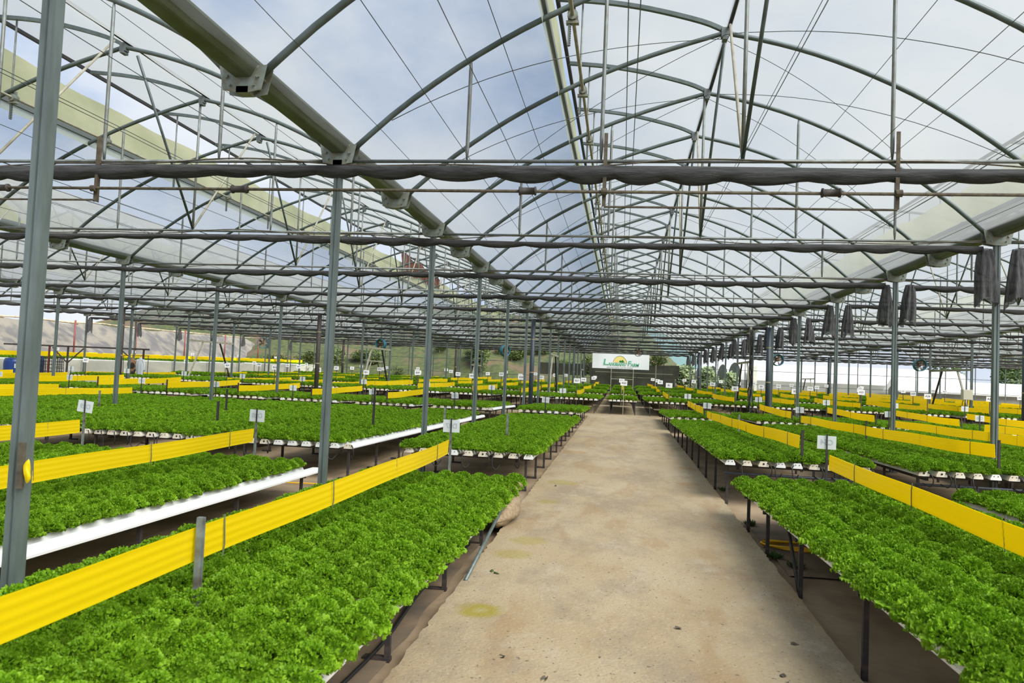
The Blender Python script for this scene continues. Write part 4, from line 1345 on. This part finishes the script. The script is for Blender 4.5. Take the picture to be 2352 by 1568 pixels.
link('front_wall', MB().box((4.9, 0, .55), (9.8, .05, 1.1)).mesh('front_wall', 'neighbour_wall'), t)
link('gable', MB().add([(0, 0, 0), (0, 2.8, 0), (0, 2.8, 1.2), (0, 1.4, 1.95), (0, 0, 1.2)], [(0, 1, 2, 3, 4)]).mesh('gable', 'neighbour_wall'), t)

# ------------------------------------------------------------------ odds and ends
# sack under the nearest left table
b = MB()
def sackf(u, v):
    a = 2 * PI * v
    prof = math.sin(PI * min(1, u * 1.02)) ** .55
    r = .165 * prof * (1 + .10 * math.sin(3 * a + 4 * u) + .06 * math.sin(7 * a + 9 * u)) + (.03 if u > .85 else 0)
    return (math.cos(a) * r * .95, -.55 + 1.15 * u, math.sin(a) * r * (.85 + .3 * u) + .155 + .12 * u)
b.grid(sackf, 26, 30, closed_v=True)
t = thing('sack', 'brown woven plastic sack slumped under the far corner of the nearest left table', 'sack', (-1.20, 8.05, gz(8.2) + DIRT))
link('body', b.mesh('body', 'sacking', True), t)
link('tied_neck', MB().tube(smooth_path([(0, .52, .27), (.03, .60, .32), (.06, .65, .38)], 4), [.05] * 4 + [.03] * 3 + [.055] * 2, 10).mesh('tied_neck', 'sacking', True), t)
# prop pole
tag(link('prop_pole', MB().tube([(-1.11, 7.35, .36), (-1.13, 5.72, gz(5.7) + .0)], .016, 8).mesh('prop_pole', 'galvanised_steel', True)), 'thin grey pole leaning from the nearest left table down to the path edge', 'pole')
tag(link('prop_pole', MB().tube([(1.62, 7.6, .36), (1.48, 6.45, gz(6.4) + DIRT)], .016, 8).mesh('prop_pole', 'leg_paint', True)), 'thin dark pole slanting under the nearest right table beside a leg', 'pole')
# yellow hose coil
pts = []
for i in range(90):
    a = i * 2 * PI / 26; r = 1 + .05 * math.sin(i * .7)
    pts.append((1.98 + .50 * r * math.cos(a), 8.0 + .16 * r * math.sin(a), gz(8) + DIRT + .03 + .009 * (i // 26) + .006 * math.sin(i)))
pts.append((2.9, 8.2, gz(8) + DIRT + .03))
tag(link('garden_hose', MB().tube(smooth_path(pts, 2), .011, 6).mesh('garden_hose', 'hose_yellow', True)), 'loose coil of yellow hose on the earth under the nearest right table', 'hose')
pts = [(-6.4 + i * .32, 9.85 + .10 * math.sin(i * .8), gz(9.8) + DIRT + .03) for i in range(12)]
tag(link('garden_hose', MB().tube(smooth_path(pts, 3), .010, 6).mesh('garden_hose', 'hose_yellow', True)), 'yellow hose lying across the earth between the nearest and second left tables', 'hose')
pts = [(-3.4 - .1 * i, 9.9 - .32 * i, gz(9.5) + DIRT + .025 + .004 * math.sin(i)) for i in range(5)] + [(-3.5 + .03 * i, 8.3 - .5 * i, gz(7) + DIRT + .03) for i in range(12)]
tag(link('drip_pipe', MB().tube(smooth_path(pts, 2), .012, 6).mesh('drip_pipe', 'black_plastic', True)), 'black pipe lying on the earth in the gap left of the nearest left table', 'pipe')
tag(link('drip_pipe', MB().tube(smooth_path([(-1.5, 2.6, gz(3) + DIRT + .045), (-1.42, 3.4, gz(3) + DIRT + .045), (-1.36, 4.4, gz(4) + DIRT + .05), (-1.42, 5.6, gz(5) + DIRT + .05), (-1.36, 7, gz(7) + DIRT + .05)], 4), .012, 6).mesh('drip_pipe', 'black_plastic', True)), 'black pipe lying on the weed mat beside the path edge', 'pipe')
# yellow lump and wood on the near post
t = thing('post_batten', 'rusty batten fixed to the nearest left post', 'batten', (-2.985, 3.42, .98))
link('bar', MB().box((0, 0, .11), (.03, .02, .23)).mesh('bar', 'rust_angle'), t)
b = MB().grid(lambda u, v: (.017 * math.sin(PI * u) ** .6 * math.cos(2 * PI * v) * (1 + .3 * math.sin(6 * PI * v + 9 * u)) + .006 * math.sin(7 * u), .014 * math.sin(PI * u) ** .6 * math.sin(2 * PI * v) * (1 + .3 * math.sin(10 * PI * v)), .125 * u), 10, 12, closed_v=True)
tag(link('yellow_bag', b.mesh('yellow_bag', 'yellow_film', True), None, (-2.947, 3.42, 1.0)), 'small crumpled yellow plastic tied to the nearest left post', 'plastic bag')

# cable drop and control box on the right
t = thing('cable_bundle', 'thick bundle of black cables hanging beside the right post row near the cross path', 'cable', (4.45, 27.2, 0))
for q in range(6):
    rnd = random.Random(q); pts = [(rnd.uniform(-.05, .05), rnd.uniform(-.05, .05), 3.6)]
    for i in range(1, 9):
        pts.append((.05 * math.sin(i * 1.1 + q) + rnd.uniform(-.03, .03) + (.10 * (q - 2.5) / 3 if i > 5 else 0), rnd.uniform(-.04, .04), 3.6 - i * .36))
    link('cable', MB().tube(smooth_path(pts, 3), .022 if q < 3 else .012, 6).mesh('cable', 'black_plastic', True), t)
link('backing_pole', MB().box((-.02, .09, 1.85), (.07, .05, 3.7)).mesh('backing_pole', 'pale_paint'), t)
t = thing('control_box', 'beige control box fixed to a post on the right with wires below', 'control box', (13.15, 31.2, 1.46))
link('case', MB().box((0, 0, .18), (.36, .18, .40)).box((0, -.1, .18), (.32, .02, .36)).mesh('case', 'box_beige'), t)
for q in range(4):
    link('cable', MB().tube(smooth_path([(-.12 + q * .08, 0, 0), (-.15 + q * .09, .02, -.25), (-.05 + q * .06, 0, -.55), (-.02 + q * .03, .02, -1.0)], 3), .012, 5).mesh('cable', 'black_plastic', True), t)
# rusty rack frame with clothes on the left
t = thing('rack_frame', 'old rusty steel rack frame with long top beam and braces at the far left', 'frame', (-23.4, 29.6, gz(29.6) + DIRT))
link('top_beam', MB().box((-.2, 0, 1.82), (7.0, .06, .07)).mesh('top_beam', 'leg_paint'), t)
for q, X in enumerate((-1.45, -.55, 3.05)):
    link('upright', MB().box((X, 0, .9), (.06, .06, 1.8)).mesh('upright', 'red_paint' if q == 0 else 'leg_paint'), t)
for (xa, za, xb, zb_) in ((-1.3, 1.75, -.55, 1.1), (.2, 1.75, -.55, 1.1), (2.0, 1.75, 3.05, 1.0)):
    link('brace', MB().tube([(xa, 0, za), (xb, 0, zb_)], .02, flat=(.04, .04)).mesh('brace', 'leg_paint'), t)
def garment(label, name, w, h, top, m, X, Y, extra=None):
    t = thing(name, label, 'clothing', (X, Y, top))
    rr = random.Random(label); p = [rr.random() * 6 for _ in range(3)]
    def gf(u, v):
        a = 2 * PI * v
        ww = w * (.25 + .75 * min(1, u * 3.2)) * (1 + .12 * math.sin(4 * u + p[0]))
        return (math.cos(a) * ww * (1 + .1 * math.sin(5 * a + p[1] + 3 * u)), .35 * math.sin(a) * ww * (1 + .15 * math.sin(6 * a + p[2])), -h * u)
    link('body', MB().grid(gf, 14, 26, closed_v=True).mesh('body', m, True), t)
    for s in (-1, 1):
        link('sleeve', MB().tube(smooth_path([(s * w * .7, 0, -.10), (s * w * 1.15, .02, -h * .35), (s * w * 1.0, .03, -h * .62)], 3), [.05] * 7, 8).mesh('sleeve', m, True), t)
    link('hook', MB().tube(smooth_path([(0, 0, 0), (0, 0, .06), (.03, 0, .09), (.05, 0, .06)], 3), .006, 5).mesh('hook', 'dark_steel'), t)
    if extra:
        link('lower_part', MB().grid(lambda u, v: (.10 * math.cos(2 * PI * v), .05 * math.sin(2 * PI * v), -h - .35 * u + .05), 3, 14, closed_v=True).mesh('lower_part', extra, True), t)
    return t
garment('brown and black jacket hanging on the rusty frame at the far left', 'hanging_jacket', .17, .66, 1.68, 'jacket_brown', -20.78, 29.5, 'trouser_black')
garment('long white raincoat hanging beside the brown jacket at the far left', 'hanging_raincoat', .16, .95, 1.74, 'raincoat_white', -20.40, 29.5)
tag(link('clothes_rail', MB().tube([(-21.2, 29.5, 1.80), (-20.0, 29.5, 1.80)], .012, 6).tube([(-21.2, 29.5, .3), (-21.2, 29.5, 1.80)], .014, 6).tube([(-20.05, 29.5, .3), (-20.05, 29.5, 1.82)], .014, 6).mesh('clothes_rail', 'leg_paint')), 'thin dark rail carrying the hanging jacket and raincoat', 'clothes rail')
for q, (X, r, h) in enumerate(((-27.0, .46, 1.16), (-26.2, .5, 1.32))):
    t = thing('water_drum', 'dark blue plastic drum at the far left, %s' % ('lower one at the frame edge' if q == 0 else 'taller one beside the near post'), 'drum', (X, 30.2, gz(30) + DIRT))
    link('body', MB().grid(lambda u, v: (math.cos(2 * PI * v) * r * (1 + .03 * math.sin(u * 18)) * min(1, .9 + u * 2, .9 + (1 - u) * 2), math.sin(2 * PI * v) * r * min(1, .9 + u * 2, .9 + (1 - u) * 2), h * u), 16, 24, closed_v=True).mesh('body', 'drum_blue', True), t)
    link('lid', MB().tube([(0, 0, h - .01), (0, 0, h + .03), (0, 0, h + .05)], [r * .92, r * .9, r * .5], 24).mesh('lid', 'drum_blue', True), t)
t = thing('wire_crate', 'tall black wire crate beside the blue drums', 'crate', (-25.0, 29.9, gz(30) + DIRT))
b = MB()
for i in range(9):
    for s in (-.3, .3):
        b.box((-.4 + i * .1, s, .68), (.015, .015, 1.3))
        b.box((0, s, .06 + i * .155), (.82, .015, .02))
for i in range(7):
    for s in (-.4, .4):
        b.box((s, -.3 + i * .1, .68), (.015, .015, 1.3)); b.box((s, 0, .06 + i * .21), (.015, .6, .02))
link('mesh_panels', b.mesh('mesh_panels', 'dark_steel'), t)
link('base', MB().box((0, 0, .03), (.84, .64, .05)).mesh('base', 'dark_steel'), t)

# rusty torn sheet at the left vent
b = MB().grid(lambda u, v: (G[2] + 2.17 - .02 * v + .02 * math.sin(9 * u + 5 * v), 29.6 + 6.5 * u, 5.75 + .75 * v * (1 - .3 * u) + .08 * math.sin(u * 17)), 14, 4)
tag(link('torn_sheet', b.mesh('torn_sheet', 'rust_sheet')), 'torn rust-brown sheet over the roof vent of the bay left of the path', 'sheet')

# scraps on the path and weeds at its edge
def scrap(seed):
    r_ = random.Random(seed); p = [r_.random() * 6 for _ in range(3)]
    return MB().grid(lambda u, v: ((u - .5) * .035 * math.sin(PI * (.15 + .7 * v)), (v - .5) * .05, .008 + .006 * math.sin(5 * u + p[0]) +   .006 * math.sin(4 * v + p[1])), 5, 6)
for q, (x, y, mm, d) in enumerate(((-.98, 6.03, 'shrub_leaf', 'green'), (-.93, 5.98, 'shrub_leaf', 'green'), (.94, 4.42, 'rust_angle', 'brown'), (-.62, 4.30, 'rust_angle', 'brown'), (.42, 5.05, 'rust_angle', 'brown'), (-.87, 10.6, 'rust_angle', 'brown'), (1.12, 4.95, 'rust_angle', 'brown'), (-.35, 4.05, 'rust_angle', 'brown'))):
    tag(link('leaf_scrap', scrap(q).mesh('leaf_scrap', mm, True), None, (x, y, gz(y) - .004), (0, 0, q * 1.3)), '%s leaf scrap on the concrete path, %s' % (d, ['by the left edge near the leaning pole', 'beside the other green scrap', 'toward the right edge in front', 'left of centre in front', 'near the middle', 'far along the left edge', 'close to the right edge', 'left of the middle, nearest']
        [q]), 'leaf')
def weed(seed):
    r_ = random.Random(seed); b = MB()
    for _ in range(60):
        a = r_.random() * 6.28; l = r_.uniform(.04, .10); e = r_.uniform(.3, 1.2); ro = r_.uniform(0, .05)
        c = Vector((math.cos(a) * ro, math.sin(a) * ro, 0)); d = Vector((math.cos(a) * math.cos(e), math.sin(a) * math.cos(e), math.sin(e))); sd = Vector((-math.sin(a), math.cos(a), 0)) * .012
        b.add([c, c + d * l * .5 + sd, c + d * l, c + d * l * .5 - sd], [(0, 1, 2, 3)])
    return b
for q, (x, y) in enumerate(((1.50, 7.5), (1.52, 9.05), (1.62, 7.2), (1.55, 11.6))):
    tag(link('weed_tuft', weed(q).mesh('weed_tuft', 'tree_leaf'), None, (x, y, gz(y) + DIRT + .01)), 'small dark green weed tuft beside the right edge of the path, %s from the front' % ORD[[1, 2, 0, 3][q]], 'weed')
